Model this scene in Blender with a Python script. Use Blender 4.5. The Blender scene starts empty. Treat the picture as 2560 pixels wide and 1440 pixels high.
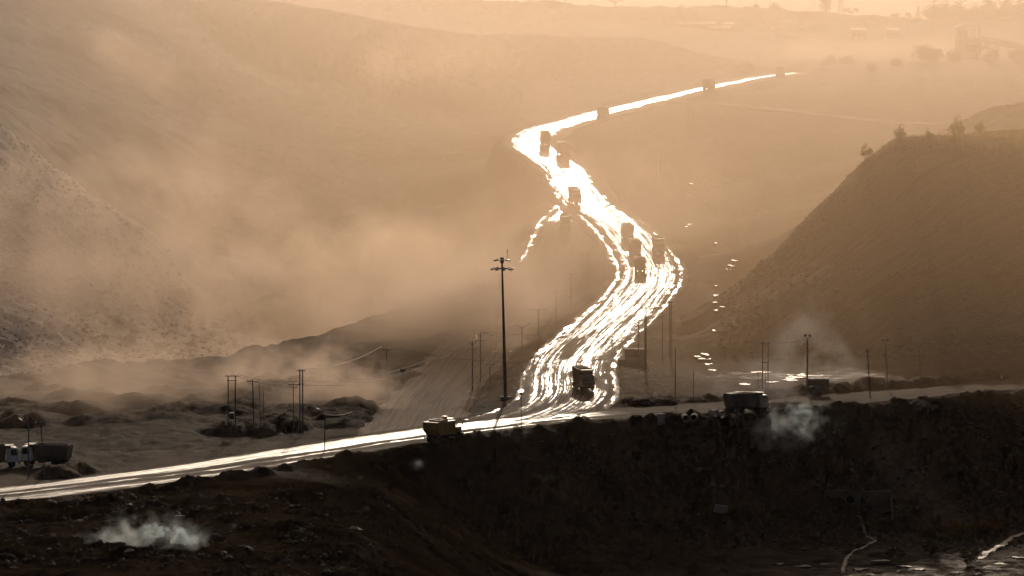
import bpy, bmesh, math, random
import numpy as np
from mathutils import Vector, Matrix

# ------------------------------------------------------------------ camera, sky, sun, exposure
SC = bpy.context.scene
COL = SC.collection
F = 10000.0          # focal length in photo pixels (2560 wide)
ZC = 68.0            # camera height above the crossing road
PITCH = math.atan(700.0 / F)

cam_d = bpy.data.cameras.new('camera')
cam = bpy.data.objects.new('camera', cam_d)
COL.objects.link(cam)
cam_d.sensor_width = 36.0
cam_d.lens = 36.0 * F / 2560.0
cam_d.clip_start = 1.0
cam_d.clip_end = 40000.0
cam.location = (0, 0, ZC)
cam.rotation_euler = (math.pi / 2 - PITCH, 0, 0)
SC.camera = cam

SUN_EL = math.radians(15.5)
SUN_AZ = math.radians(1.5)      # to the right of the view axis (+Y)

world = bpy.data.worlds.new('World')
SC.world = world
world.use_nodes = True
wn = world.node_tree
wn.nodes.clear()
sky = wn.nodes.new('ShaderNodeTexSky')
sky.sky_type = 'NISHITA'
sky.sun_disc = False
sky.sun_elevation = SUN_EL
sky.sun_rotation = SUN_AZ
sky.altitude = 200
sky.air_density = 0.3
sky.dust_density = 6.0
sky.ozone_density = 0.6
tint = wn.nodes.new('ShaderNodeMix')
tint.data_type = 'RGBA'
tint.blend_type = 'MULTIPLY'
tint.inputs['Factor'].default_value = 1.0
tint.inputs['B'].default_value = (1.0, 0.91, 0.85, 1)     # dust-laden air over the whole sky
wbg = wn.nodes.new('ShaderNodeBackground')
wbg.inputs['Strength'].default_value = 0.1
wout = wn.nodes.new('ShaderNodeOutputWorld')
wn.links.new(sky.outputs['Color'], tint.inputs['A'])
wn.links.new(tint.outputs['Result'], wbg.inputs['Color'])
wn.links.new(wbg.outputs['Background'], wout.inputs['Surface'])

sun_d = bpy.data.lights.new('sun', 'SUN')
sun_d.energy = 5.0
sun_d.angle = math.radians(0.5)
sun_d.color = (1.0, 0.82, 0.62)
sun = bpy.data.objects.new('sun', sun_d)
COL.objects.link(sun)
SUN_DIR = Vector((math.sin(SUN_AZ) * math.cos(SUN_EL), math.cos(SUN_AZ) * math.cos(SUN_EL), math.sin(SUN_EL)))
sun.rotation_euler = SUN_DIR.to_track_quat('Z', 'Y').to_euler()
sun.location = (0, 0, 400)

vs = SC.view_settings
vs.view_transform = 'Standard'
vs.look = 'None'
vs.exposure = -0.74
vs.gamma = 1.0
vs.use_curve_mapping = False
cy = SC.cycles
cy.use_denoising = True
cy.denoiser = 'OPENIMAGEDENOISE'
cy.max_bounces = 3
cy.diffuse_bounces = 1
cy.glossy_bounces = 2
cy.transmission_bounces = 2
cy.transparent_max_bounces = 12
cy.volume_bounces = 0
cy.volume_step_rate = 1.0
cy.volume_max_steps = 256
cy.sample_clamp_indirect = 4.0
cy.use_adaptive_sampling = True
cy.adaptive_threshold = 0.06
cy.adaptive_min_samples = 24

# ------------------------------------------------------------------ helpers
_cp, _sp = math.cos(PITCH), math.sin(PITCH)

def P(u, v, d):
    """point of the place that stands d metres out (world Y) where the survey line of photo pixel (u, v) meets it"""
    a, b = u - 1280.0, 720.0 - v
    dx, dy, dz = a, F * _cp + b * _sp, -F * _sp + b * _cp
    t = d / dy
    return Vector((dx * t, d, ZC + dz * t))

def pix(x, y, z):
    zz = z - ZC
    f = y * _cp - zz * _sp
    up = y * _sp + zz * _cp
    return 1280 + F * x / f, 720 - F * up / f

rng = np.random.default_rng(7)
random.seed(7)

def _hash(ix, iy, seed):
    h = (ix.astype(np.int64) * 374761393 + iy.astype(np.int64) * 668265263 + seed * 974711) & 0xFFFFFFFF
    h = ((h ^ (h >> 13)) * 1274126177) & 0xFFFFFFFF
    h = (h ^ (h >> 16)) & 0xFFFFFFFF
    return h

def pn(x, y, seed=0):
    """gradient noise, about -0.7..0.7"""
    x = np.asarray(x, dtype=np.float64); y = np.asarray(y, dtype=np.float64)
    ix = np.floor(x); iy = np.floor(y)
    fx = x - ix; fy = y - iy
    ux = fx * fx * fx * (fx * (fx * 6 - 15) + 10)
    uy = fy * fy * fy * (fy * (fy * 6 - 15) + 10)
    def g(ox, oy):
        a = _hash(ix + ox, iy + oy, seed).astype(np.float64) * (2 * np.pi / 4294967296.0)
        return np.cos(a) * (fx - ox) + np.sin(a) * (fy - oy)
    a = g(0, 0); b = g(1, 0); c = g(0, 1); d = g(1, 1)
    return (a + (b - a) * ux) * (1 - uy) + (c + (d - c) * ux) * uy

def fbm(x, y, octaves=4, seed=0, gain=0.5, lac=2.03):
    s = 0; amp = 1.0
    for o in range(octaves):
        s = s + amp * pn(x, y, seed + o * 17)
        x = np.asarray(x) * lac + 13.7; y = np.asarray(y) * lac - 7.3
        amp *= gain
    return s

def sstep(a, b, x):
    t = np.clip((x - a) / (b - a), 0, 1)
    return t * t * (3 - 2 * t)

def tag(o, label=None, cat=None, group=None, kind=None):
    if label: o['label'] = label
    if cat: o['category'] = cat
    if group: o['group'] = group
    if kind: o['kind'] = kind
    return o

def empty(name, loc, rz=0.0):
    o = bpy.data.objects.new(name, None)
    o.empty_display_size = 0.5
    COL.objects.link(o)
    o.location = loc
    o.rotation_euler = (0, 0, rz)
    return o

def mesh_obj(name, verts, faces, mat, parent=None, smooth=False):
    me = bpy.data.meshes.new(name)
    me.from_pydata([tuple(v) for v in verts], [], faces)
    me.update()
    if mat: me.materials.append(mat)
    if smooth: me.shade_smooth()
    o = bpy.data.objects.new(name, me)
    COL.objects.link(o)
    if parent: o.parent = parent
    return o

class MB:
    """collects boxes, tubes and prisms into one mesh"""
    def __init__(self): self.v = []; self.f = []
    def add(self, vs_, fs_):
        n = len(self.v)
        self.v += [tuple(p) for p in vs_]
        self.f += [tuple(i + n for i in q) for q in fs_]
        return self
    def box(self, x0, x1, y0, y1, z0, z1, M=None):
        vs_ = [Vector(p) for p in ((x0,y0,z0),(x1,y0,z0),(x1,y1,z0),(x0,y1,z0),(x0,y0,z1),(x1,y0,z1),(x1,y1,z1),(x0,y1,z1))]
        if M: vs_ = [M @ p for p in vs_]
        return self.add(vs_, [(0,3,2,1),(4,5,6,7),(0,1,5,4),(1,2,6,5),(2,3,7,6),(3,0,4,7)])
    def hexa(self, lo, hi):
        """eight corners: lo four (counter-clockwise from below) and hi four"""
        return self.add(list(lo) + list(hi), [(0,3,2,1),(4,5,6,7),(0,1,5,4),(1,2,6,5),(2,3,7,6),(3,0,4,7)])
    def tube(self, a, b, r0, r1=None, n=8, cap=True):
        a = Vector(a); b = Vector(b)
        if r1 is None: r1 = r0
        d = (b - a)
        if d.length < 1e-6: return self
        q = d.to_track_quat('Z', 'Y')
        vs_ = []
        for p, r in ((a, r0), (b, r1)):
            for i in range(n):
                t = 2 * math.pi * i / n
                vs_.append(p + q @ Vector((r * math.cos(t), r * math.sin(t), 0)))
        fs_ = [(i, (i + 1) % n, n + (i + 1) % n, n + i) for i in range(n)]
        if cap: fs_ += [tuple(range(n - 1, -1, -1)), tuple(range(n, 2 * n))]
        return self.add(vs_, fs_)
    def path(self, pts, r, n=6):
        for a, b in zip(pts[:-1], pts[1:]): self.tube(a, b, r, r, n)
        return self
    def build(self, name, mat, parent=None, smooth=False):
        return mesh_obj(name, self.v, self.f, mat, parent, smooth)

def copy_tree(o, parent=None):
    c = o.copy()
    COL.objects.link(c)
    c.parent = parent
    for ch in o.children: copy_tree(ch, c)
    return c

# ------------------------------------------------------------------ materials
MAT = {}
class NT:
    def __init__(self, name):
        m = bpy.data.materials.new(name); m.use_nodes = True
        self.m = m; self.t = m.node_tree; self.t.nodes.clear(); MAT[name] = m
        self.out = self.n('ShaderNodeOutputMaterial')
    def n(self, typ, **kw):
        nd = self.t.nodes.new(typ)
        for k, v in kw.items():
            if hasattr(nd, k): setattr(nd, k, v)
        return nd
    def l(self, a, b): self.t.links.new(a, b)
    def attr(self, name):
        nd = self.n('ShaderNodeAttribute'); nd.attribute_name = name
        return nd.outputs['Fac']
    def noise(self, vec, scale, detail=4, rough=0.55, dist=0.0):
        nd = self.n('ShaderNodeTexNoise')
        nd.inputs['Scale'].default_value = scale
        nd.inputs['Detail'].default_value = detail
        nd.inputs['Roughness'].default_value = rough
        nd.inputs['Distortion'].default_value = dist
        if vec is not None: self.l(vec, nd.inputs['Vector'])
        return nd.outputs['Fac']
    def math(self, op, a, b=None, clamp=False):
        nd = self.n('ShaderNodeMath'); nd.operation = op; nd.use_clamp = clamp
        for i, x in enumerate((a, b)):
            if x is None: continue
            if isinstance(x, (int, float)): nd.inputs[i].default_value = x
            else: self.l(x, nd.inputs[i])
        return nd.outputs[0]
    def ramp(self, x, a, b, lo=0.0, hi=1.0):
        nd = self.n('ShaderNodeMapRange'); nd.interpolation_type = 'SMOOTHSTEP'
        self.l(x, nd.inputs['Value'])
        nd.inputs['From Min'].default_value = a; nd.inputs['From Max'].default_value = b
        nd.inputs['To Min'].default_value = lo; nd.inputs['To Max'].default_value = hi
        return nd.outputs['Result']
    def mix(self, fac, a, b):
        nd = self.n('ShaderNodeMix'); nd.data_type = 'RGBA'
        if isinstance(fac, (int, float)): nd.inputs['Factor'].default_value = fac
        else: self.l(fac, nd.inputs['Factor'])
        for k, x in (('A', a), ('B', b)):
            if isinstance(x, tuple): nd.inputs[k].default_value = (x[0], x[1], x[2], 1)
            else: self.l(x, nd.inputs[k])
        return nd.outputs['Result']
    def mapping(self, vec, scale=(1,1,1), rot=(0,0,0), loc=(0,0,0)):
        nd = self.n('ShaderNodeMapping')
        self.l(vec, nd.inputs['Vector'])
        nd.inputs['Scale'].default_value = scale
        nd.inputs['Rotation'].default_value = rot
        nd.inputs['Location'].default_value = loc
        if any(rot):                       # turn first, then stretch
            nd.vector_type = 'TEXTURE'
            nd.inputs['Scale'].default_value = tuple(1.0 / k for k in scale)
        return nd.outputs['Vector']
    def coord(self, which='Object'):
        return self.n('ShaderNodeTexCoord').outputs[which]
    def geo(self, which='Position'):
        return self.n('ShaderNodeNewGeometry').outputs[which]
    def bsdf(self, color, rough=0.9, spec=0.3, normal=None, metallic=0.0):
        nd = self.n('ShaderNodeBsdfPrincipled')
        def put(k, x):
            if isinstance(x, tuple): nd.inputs[k].default_value = (x[0], x[1], x[2], 1)
            elif isinstance(x, (int, float)): nd.inputs[k].default_value = x
            else: self.l(x, nd.inputs[k])
        put('Base Color', color); put('Roughness', rough); put('Specular IOR Level', spec); put('Metallic', metallic)
        if normal is not None: self.l(normal, nd.inputs['Normal'])
        self.l(nd.outputs['BSDF'], self.out.inputs['Surface'])
        return nd
    def bump(self, h, strength=1.0, dist=1.0):
        nd = self.n('ShaderNodeBump')
        nd.inputs['Strength'].default_value = strength
        nd.inputs['Distance'].default_value = dist
        self.l(h, nd.inputs['Height'])
        return nd.outputs['Normal']

def plain(name, color, rough=0.6, spec=0.4, metallic=0.0, dirt=0.35, scale=2.0):
    """painted or raw surface with uneven grime"""
    t = NT(name)
    f = t.noise(t.coord(), scale, 5)
    f = t.ramp(f, 0.35, 0.75)
    d = tuple(c * (1 - dirt) + 0.06 * dirt * k for c, k in zip(color, (1.0, 0.8, 0.6)))
    c = t.mix(f, color, d)
    r = t.math('ADD', t.math('MULTIPLY', f, 0.2), rough, True)
    t.bsdf(c, r, spec, None, metallic)
    return t.m
# ------------------------------------------------------------------ terrain: surveyed heights, interpolated
CP = []   # (x, y, z, tag)
def A(t, *rows):
    for (u, v, d) in rows:
        p = P(u, v, d); CP.append((p.x, p.y, p.z, t))
def Z(t, *rows):
    for (u, d, z) in rows:
        CP.append(((u - 1280.0) * d / F, d, z, t))
def W(t, *rows):
    for (x, y, z) in rows: CP.append((x, y, z, t))

# behind and below the view
W('f', (0,-300,60), (-300,-300,60), (300,-300,60), (0,0,60), (-200,0,60), (200,0,60), (0,150,30), (-200,150,30), (200,150,30),
  (-100,300,2), (0,300,-12), (100,300,-12), (-100,400,0), (-60,400,0), (-200,400,4), (200,400,-14))
# left bench of the foreground
W('f', (-110,460,0.4), (-60,460,0.3), (-26,460,0.0), (-100,520,0.3), (-60,530,0.2), (-22,520,0), (-19,560,0), (-18,600,-0.6),
  (-150,460,1), (-150,560,0.5), (-40,490,0.3), (-40,560,0.0), (-20,630,-0.4))
W('f', (4,480,-14), (3,520,-14), (2,560,-15), (2,600,-16), (-8,500,-7), (-9,560,-7.5), (-9,610,-9))
# valley floor
W('v', (18,620,-17), (40,625,-17.4), (60,632,-17.2), (90,640,-17), (18,580,-18), (40,580,-18.4), (60,585,-18), (90,590,-17.5),
  (18,520,-18), (60,520,-19), (110,520,-17), (20,450,-18), (80,450,-18), (130,600,-15), (130,660,-15), (100,672,-17))
# crossing road and its shoulders (level)
ROADX = [(-420,1268,0), (-200,1256,0), (0,1245,0), (250,1213,0), (500,1181,0), (750,1138,0), (1000,1098,0), (1200,1070,0), (1400,1047,0), (1700,1028,0), (2000,1011,0), (2300,984,0), (2560,962,0), (2900,940,0)]
def level(u, v, z): return (ZC - z) * F / (v - 20.0)
for (u, v, z) in ROADX:
    d = level(u, v, z); Z('r', (u, d, z))
    Z('r', (u, d + 11, z)); Z('f' if u < 1050 else 'r', (u, d - 8, z))
# ---- road centre lines
def spline(pts, step):
    pts = [np.array(p) for p in pts]
    ext = [2 * pts[0] - pts[1]] + pts + [2 * pts[-1] - pts[-2]]
    out = []
    for i in range(1, len(ext) - 2):
        a, b, c, d = ext[i - 1], ext[i], ext[i + 1], ext[i + 2]
        for t in np.linspace(0, 1, 24, endpoint=False):
            out.append(0.5 * ((2 * b) + (c - a) * t + (2 * a - 5 * b + 4 * c - d) * t * t + (3 * b - a - 3 * c + d) * t ** 3))
    out.append(pts[-1]); out = np.array(out)
    L = np.r_[0, np.cumsum(np.linalg.norm(np.diff(out[:, :2], axis=0), axis=1))]
    s = np.arange(0, L[-1], step)
    res = np.stack([np.interp(s, L, out[:, k]) for k in range(3)], 1)
    k = np.ones(15) / 15
    for a in range(3):
        pad = np.r_[np.full(7, res[0, a]), res[:, a], np.full(7, res[-1, a])]
        res[:, a] = np.convolve(pad, k, 'valid')
    tn = np.gradient(res[:, :2], axis=0); tn /= np.linalg.norm(tn, axis=1)[:, None]
    nr = np.stack([tn[:, 1], -tn[:, 0]], 1)       # right-hand side when walking along the line
    return s, res, nr

R_CROSS = spline([((u - 1280) * level(u, v, z) / F, level(u, v, z), z) for (u, v, z) in ROADX], 1.2)
# embankment crest and foot
for i in range(0, len(R_CROSS[0]), 7):
    c_, n_ = R_CROSS[1][i], R_CROSS[2][i]
    if c_[0] < -16: continue
    for t_, z_ in ((11.2, -0.5), (24.0, -8.3), (37.0, -16.2)):
        CP.append((c_[0] + n_[0] * t_, c_[1] + n_[1] * t_, z_, 'e'))
# left ground before the pit and the pit rim
A('m', (-200,1150,600), (0,1150,600), (200,1150,600), (450,1120,620), (700,1080,645), (0,1060,655), (200,1060,655), (500,1060,655),
  (-200,1000,694), (0,1000,694), (200,990,700), (400,980,708), (600,1000,694), (800,1000,694), (900,1040,668))
RIM = [(-250,965,720), (60,955,728), (150,927,752), (400,908,768), (600,900,776), (700,873,800), (800,840,826), (900,810,850), (1060,762,882), (1200,722,908), (1300,690,928), (1345,612,965)]
def _rim():
    pts = [np.array(tuple(P(*p))) for p in RIM]
    dense = []
    for p, q in zip(pts[:-1], pts[1:]):
        n = max(1, int(np.linalg.norm((q - p)[:2]) / 7.0))
        dense += [p + (q - p) * i / n for i in range(n)]
    dense.append(pts[-1]); dense = np.array(dense)
    k = np.ones(5) / 5
    sm = np.stack([np.convolve(np.r_[[dense[0, a]] * 2, dense[:, a], [dense[-1, a]] * 2], k, 'valid') for a in range(3)], 1)
    t = np.gradient(sm[:, :2], axis=0); t /= np.linalg.norm(t, axis=1)[:, None]
    nrm = np.stack([-t[:, 1], t[:, 0]], 1)
    for i, (p, n) in enumerate(zip(sm, nrm)):
        f = i / (len(sm) - 1)
        foot = -13.5 if f < .75 else -13.5 + (f - .75) / .25 * 13.5
        W('m', tuple(p)); W('m', (p[0] - n[0] * 12, p[1] - n[1] * 12, p[2] * .7 - .2))
        W('b', (p[0] + n[0] * 12, p[1] + n[1] * 12, (p[2] + foot) / 2 - 1.0), (p[0] + n[0] * 25, p[1] + n[1] * 25, foot))
_rim()
A('m', (600,940,742), (800,920,752), (950,860,800), (1000,900,770), (1000,960,722))
# pit floor
Z('b', (0,830,-14), (300,860,-14.5), (600,900,-15), (800,940,-14), (-250,850,-12), (-600,850,-8))
A('b', (750,830,1008), (700,760,1030), (850,720,1045), (1000,660,1060), (1180,600,1060), (700,600,1110), (850,560,1130), (1000,520,1160), (1250,490,1145), (1150,700,985))
# scree fan
A('s', (0,305,1060), (80,372,1068), (150,430,1075), (320,545,1080), (480,640,1060), (560,740,1040), (600,830,1012),
  (0,400,1030), (0,500,1000), (0,620,978), (0,700,960), (0,850,915), (0,925,893), (200,600,1010), (200,720,975), (200,850,932), (400,680,1025), (400,780,990), (400,860,950), (520,860,975),
  (-300,200,1050), (-300,305,1000), (-300,700,930), (-300,900,880), (-600,400,960), (-600,100,1050))
Z('L', (0,1092,32), (150,1108,18), (320,1116,6.5), (480,1102,-1), (-300,1110,62))
# big left hill
A('L', (0,240,1175), (0,100,1250), (0,0,1300), (-300,0,1240), (300,400,1160), (300,300,1200), (300,100,1290), (300,0,1340), (450,500,1140), (560,0,1420), (700,12,1440), (850,27,1460), (1000,60,1480), (1100,76,1490), (1350,86,1520), (1600,90,1550),
  (600,300,1260), (900,300,1300), (1100,300,1330), (600,450,1180), (900,420,1220), (1200,400,1205), (1255,335,1225), (1200,200,1400), (1480,195,1450), (1600,150,1500), (1400,255,1330), (850,150,1380), (600,150,1360))
Z('L', (0,1400,95), (-300,1350,110), (300,1430,88), (-800,1200,110), (-800,1500,120), (0,1600,90), (560,1490,70))
Z('F', (560,1600,62), (700,1530,60), (850,1560,57), (1000,1580,53), (1350,1620,50), (1600,1650,50))
A('F', (700,-20,1950), (900,-12,1950), (1100,0,1920), (1250,5,1900), (1400,10,1900), (1550,22,1900), (1700,33,1900), (1000,62,1720), (1400,75,1700), (1700,75,1720))
# main haul road
MAIN = [(1990,183,1560), (1900,195,1450), (1760,223,1350), (1650,249,1310), (1530,277,1270), (1450,299,1230), (1385,318,1198), (1345,338,1170), (1334,362,1145), (1372,390,1122), (1418,422,1098), (1440,460,1072), (1470,505,1040),
        (1545,565,995), (1598,630,950), (1622,690,905), (1578,760,850), (1505,830,805), (1440,895,762), (1424,942,727), (1424,980,703), (1395,1016,682), (1325,1046,661), (1235,1065,650)]
A('r', *MAIN)
BRANCH = [(1470,505,1040), (1425,545,1012), (1402,600,972), (1365,680,920), (1295,770,862), (1215,850,806), (1140,930,752), (1075,1000,704), (1010,1096,632)]
A('r', *BRANCH[1:-1])
SIDE = [(1640,252,1308), (1760,258,1290), (1900,270,1260), (2050,287,1225), (2230,306,1195), (2400,312,1165), (2600,312,1150)]
A('g', *SIDE)
# ground between and beside
A('g', (1500,650,945), (1520,700,905), (1450,760,872), (1370,850,808), (1310,930,748), (1250,1000,694), (1330,1010,688), (1180,1020,682),
  (1740,850,808), (1700,900,770), (1650,950,728), (1800,900,770), (1900,950,727), (2100,950,728), (2300,955,725), (1600,1000,694), (1750,790,850), (1800,990,698),
  (1700,1000,694), (2100,985,703), (2350,965,718), (1730,720,890), (1720,640,945), (1700,560,1010), (1640,500,1050), (1580,440,1085), (1500,380,1130), (1600,330,1190), (1750,350,1175))
A('g', (1900,330,1185), (2000,350,1150), (2120,400,1100), (1950,450,1075), (1780,450,1085), (1830,550,1020), (1780,650,950), (1900,600,965), (1790,730,892), (2050,480,1040),
  (2000,210,1400), (2300,225,1350), (2500,240,1300), (1850,230,1370), (2150,260,1290))
# third hill, behind the grassy one
A('R', (2480,266,1050), (2560,256,1050), (2430,332,1020), (2700,240,1050))
Z('g', (2480,1120,36), (2600,1120,37))
# right hill
A('T', (2640,345,905), (2560,350,900), (2470,347,890), (2400,346,880), (2310,345,872), (2235,350,866), (2500,336,930), (2420,338,915))
A('R', (2150,405,860), (2060,500,850), (1980,580,845), (1900,660,835), (1830,740,825), (1780,810,806))
Z('g', (2150,886,25), (2060,880,17), (1980,876,11.5), (1900,866,8.5), (1830,850,5), (2235,900,36), (2235,940,23), (2400,965,31), (2560,975,35))
A('R', (2300,450,840), (2560,450,850), (2300,600,815), (2560,600,820), (2150,600,818), (2180,500,838), (2050,700,800), (2300,750,785), (2560,750,790), (1950,780,790), (1890,850,777), (2100,860,770), (2900,600,820), (2900,400,870), (2900,800,780))
A('r', (2000,900,763), (2300,905,752), (2560,945,733), (2800,940,736))
# far country
A('F', (2080,162,1560), (2300,155,1500), (2500,172,1450), (2560,145,1560), (1900,105,1750), (2200,112,1720), (2400,150,1600), (2560,122,1700), (1800,78,1850), (1950,82,1850), (2200,86,1850), (2400,80,1850),
  (1640,36,2000), (1720,22,2050), (1800,14,2050), (1900,20,2050), (1950,24,2050), (2050,34,2030), (2110,50,2010), (2170,64,2000), (2230,66,2000), (2300,62,1980), (2400,52,1960), (2560,50,1950), (2700,40,1950))
Z('F', (1500,2300,60), (1800,2300,58), (2300,2300,52), (2700,2300,52), (900,2300,62), (1280,2800,52), (2400,2800,48), (300,2300,80), (1280,4000,46), (2400,4000,46), (0,4000,60), (3200,3000,48), (3600,1500,60), (3600,1000,50), (3600,2300,55),
  (1280,9500,42), (3400,9500,42), (-600,9500,42), (-800,2500,100))

CPA = np.array([c[:3] for c in CP])
TAGS = [c[3] for c in CP]
def _r(a, b): return np.sqrt((a[:, None, 0] - b[None, :, 0]) ** 2 + (a[:, None, 1] - b[None, :, 1]) ** 2)
_n = len(CPA)
_K = np.zeros((_n + 3, _n + 3))
_K[:_n, :_n] = -_r(CPA, CPA) - 0.0 * np.eye(_n)
_Pm = np.c_[np.ones(_n), CPA[:, 0] / 100, CPA[:, 1] / 100]
_K[:_n, _n:] = _Pm; _K[_n:, :_n] = _Pm.T
_K[:_n, :_n] += np.eye(_n) * -1.2          # a little smoothing
_w = np.linalg.lstsq(_K, np.r_[CPA[:, 2], 0, 0, 0], rcond=None)[0]
TAGSET = 'fverbmsLRTgF'
_T = np.array([[1.0 if t == s else 0.0 for s in TAGSET] for t in TAGS])

def zbase(xy, want_tags=False):
    xy = np.asarray(xy, float)
    z = np.empty(len(xy)); tg = np.empty((len(xy), len(TAGSET))) if want_tags else None
    for i in range(0, len(xy), 40000):
        q = xy[i:i + 40000]
        r = _r(q, CPA)
        z[i:i + 40000] = -r @ _w[:_n] + _w[_n] + _w[_n + 1] * q[:, 0] / 100 + _w[_n + 2] * q[:, 1] / 100
        if want_tags:
            w = r + 2.0; w *= w; w *= w; w = 1.0 / w
            tg[i:i + 40000] = (w @ _T) / w.sum(1)[:, None]
    return (z, tg) if want_tags else z

# ---- roads
R_MAIN = spline([tuple(P(*p)) for p in reversed(MAIN)], 1.2)          # from the junction up the valley
R_BRANCH = spline([tuple(P(*p)) for p in reversed(BRANCH)], 1.2)
R_SIDE = spline([tuple(P(*p)) for p in SIDE], 2.0)
ROADS = [(R_CROSS, 9.0), (R_MAIN, 10.5), (R_BRANCH, 9.5), (R_SIDE, 5.0)]

def road_blend(x, y, z):
    """press the ground into a bed under each road"""
    bed = np.zeros(len(x))
    for (s, c, nr), hw in ROADS:
        x0, x1, y0, y1 = c[:, 0].min() - hw - 12, c[:, 0].max() + hw + 12, c[:, 1].min() - hw - 12, c[:, 1].max() + hw + 12
        idx = np.where((x > x0) & (x < x1) & (y > y0) & (y < y1))[0]
        cc = c[::4]
        for i in range(0, len(idx), 30000):
            j = idx[i:i + 30000]
            d2 = (x[j][:, None] - cc[None, :, 0]) ** 2 + (y[j][:, None] - cc[None, :, 1]) ** 2
            k = d2.argmin(1); d = np.sqrt(d2[np.arange(len(j)), k])
            w = 1 - sstep(hw - 0.5, hw + 6, d)
            z[j] = z[j] * (1 - w) + (cc[k, 2]) * w
            bed[j] = np.maximum(bed[j], 1 - sstep(hw - 3.0, hw - 0.5, d))
    return z, bed

# ---- heaps of spoil: rows of tipped loads along the pit rim, the road edges, and scattered
HEAPS = []
def heap_row(pts, gap, h0, h1, r0, r1, jit):
    pts = [P(*p) for p in pts]
    for a, b in zip(pts[:-1], pts[1:]):
        n = max(1, int((b - a).length / gap))
        for i in range(n):
            q = a.lerp(b, (i + rng.random()) / n)
            HEAPS.append((q.x + rng.normal() * jit, q.y + rng.normal() * jit, rng.uniform(h0, h1), rng.uniform(r0, r1)))
heap_row([(20,975,714), (60,957,727), (150,929,751), (400,911,765), (600,903,772), (700,876,797)], 4.5, 0.9, 1.8, 2.6, 4.2, 0.9)
heap_row([(700,876,797), (800,843,823), (900,813,847), (1060,765,879), (1200,725,905)], 7.0, 0.4, 1.3, 3.5, 6.5, 1.2)
heap_row([(1000,1118,632), (1100,1104,640)], 3.0, 1.0, 2.6, 2.2, 3.8, 1.2)
for i in range(len(R_CROSS[0])):
    c_, n_ = R_CROSS[1][i], R_CROSS[2][i]
    uu = 1280 + F * c_[0] / c_[1]
    if 960 < uu < 2600 and rng.random() < (.95 if uu < 1720 else .4):
        t_ = 9.9 + rng.normal() * .7
        HEAPS.append((c_[0] + n_[0] * t_, c_[1] + n_[1] * t_, rng.uniform(.3, 1.5 if uu < 1720 else .9), rng.uniform(.9, 2.1)))
    if 1640 < uu < 2600 and rng.random() < .6:
        t_ = -11.2 + rng.normal() * 1.2
        HEAPS.append((c_[0] + n_[0] * t_, c_[1] + n_[1] * t_, rng.uniform(.5, 1.8), rng.uniform(1.4, 2.8)))
heap_row([(2060,975,712), (2200,970,716), (2330,964,720)], 3.0, 1.0, 2.2, 2.2, 3.6, 1.2)
heap_row([(2330,964,722), (2500,950,731)], 4.0, 0.6, 1.6, 2.2, 3.6, 1.2)
heap_row([(1700,1000,695), (2060,985,704)], 4.0, 0.4, 1.3, 1.8, 3.0, 1.0)
heap_row([(2210,1000,694), (2290,990,698)], 3.0, 1.0, 2.2, 2.2, 3.2, 0.8)
heap_row([(320,1230,553), (450,1205,564), (600,1180,578), (780,1150,596), (900,1130,606)], 2.2, 0.3, 1.5, 1.3, 2.6, 1.6)
heap_row([(60,1300,528), (250,1275,540), (330,1235,550)], 1.8, 0.4, 1.5, 1.2, 2.4, 2.0)
heap_row([(130,1195,577), (210,1180,586)], 1.6, 1.3, 2.0, 1.8, 2.6, 0.5)
heap_row([(1230,960,722), (1290,905,764), (1330,880,782), (1370,850,806)], 5.0, 0.6, 1.5, 2.5, 4.0, 1.0)
heap_row([(560,1085,640), (700,1075,646), (860,1065,653)], 3.2, 0.8, 2.2, 2.2, 3.8, 1.4)
for _ in range(190):
    u = rng.uniform(-150, 950); d = rng.uniform(655, 765)
    HEAPS.append(((u - 1280) * d / F, d, rng.uniform(0.35, 1.7), rng.uniform(2.0, 4.6)))
for _ in range(130):
    u = rng.uniform(-100, 900); d = rng.uniform(470, 545)
    HEAPS.append(((u - 1280) * d / F, d, rng.uniform(0.2, 0.9), rng.uniform(1.0, 3.0)))
HEAPS = np.array(HEAPS)
_hb = {}
def heaps(x, y):
    out = np.zeros(len(x))
    for hx, hy, h, r in HEAPS:
        i0, i1 = np.searchsorted(_hb['y'], (hy - r * 2.2, hy + r * 2.2))
        sub = _hb['order'][i0:i1]
        m = sub[np.abs(x[sub] - hx) < r * 2.2]
        d = np.hypot(x[m] - hx, y[m] - hy) / r
        out[m] = np.maximum(out[m], h * np.clip(1 - 0.62 * d * (0.55 + 0.45 * d), 0, 1) ** 0.9)
    return out

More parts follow.
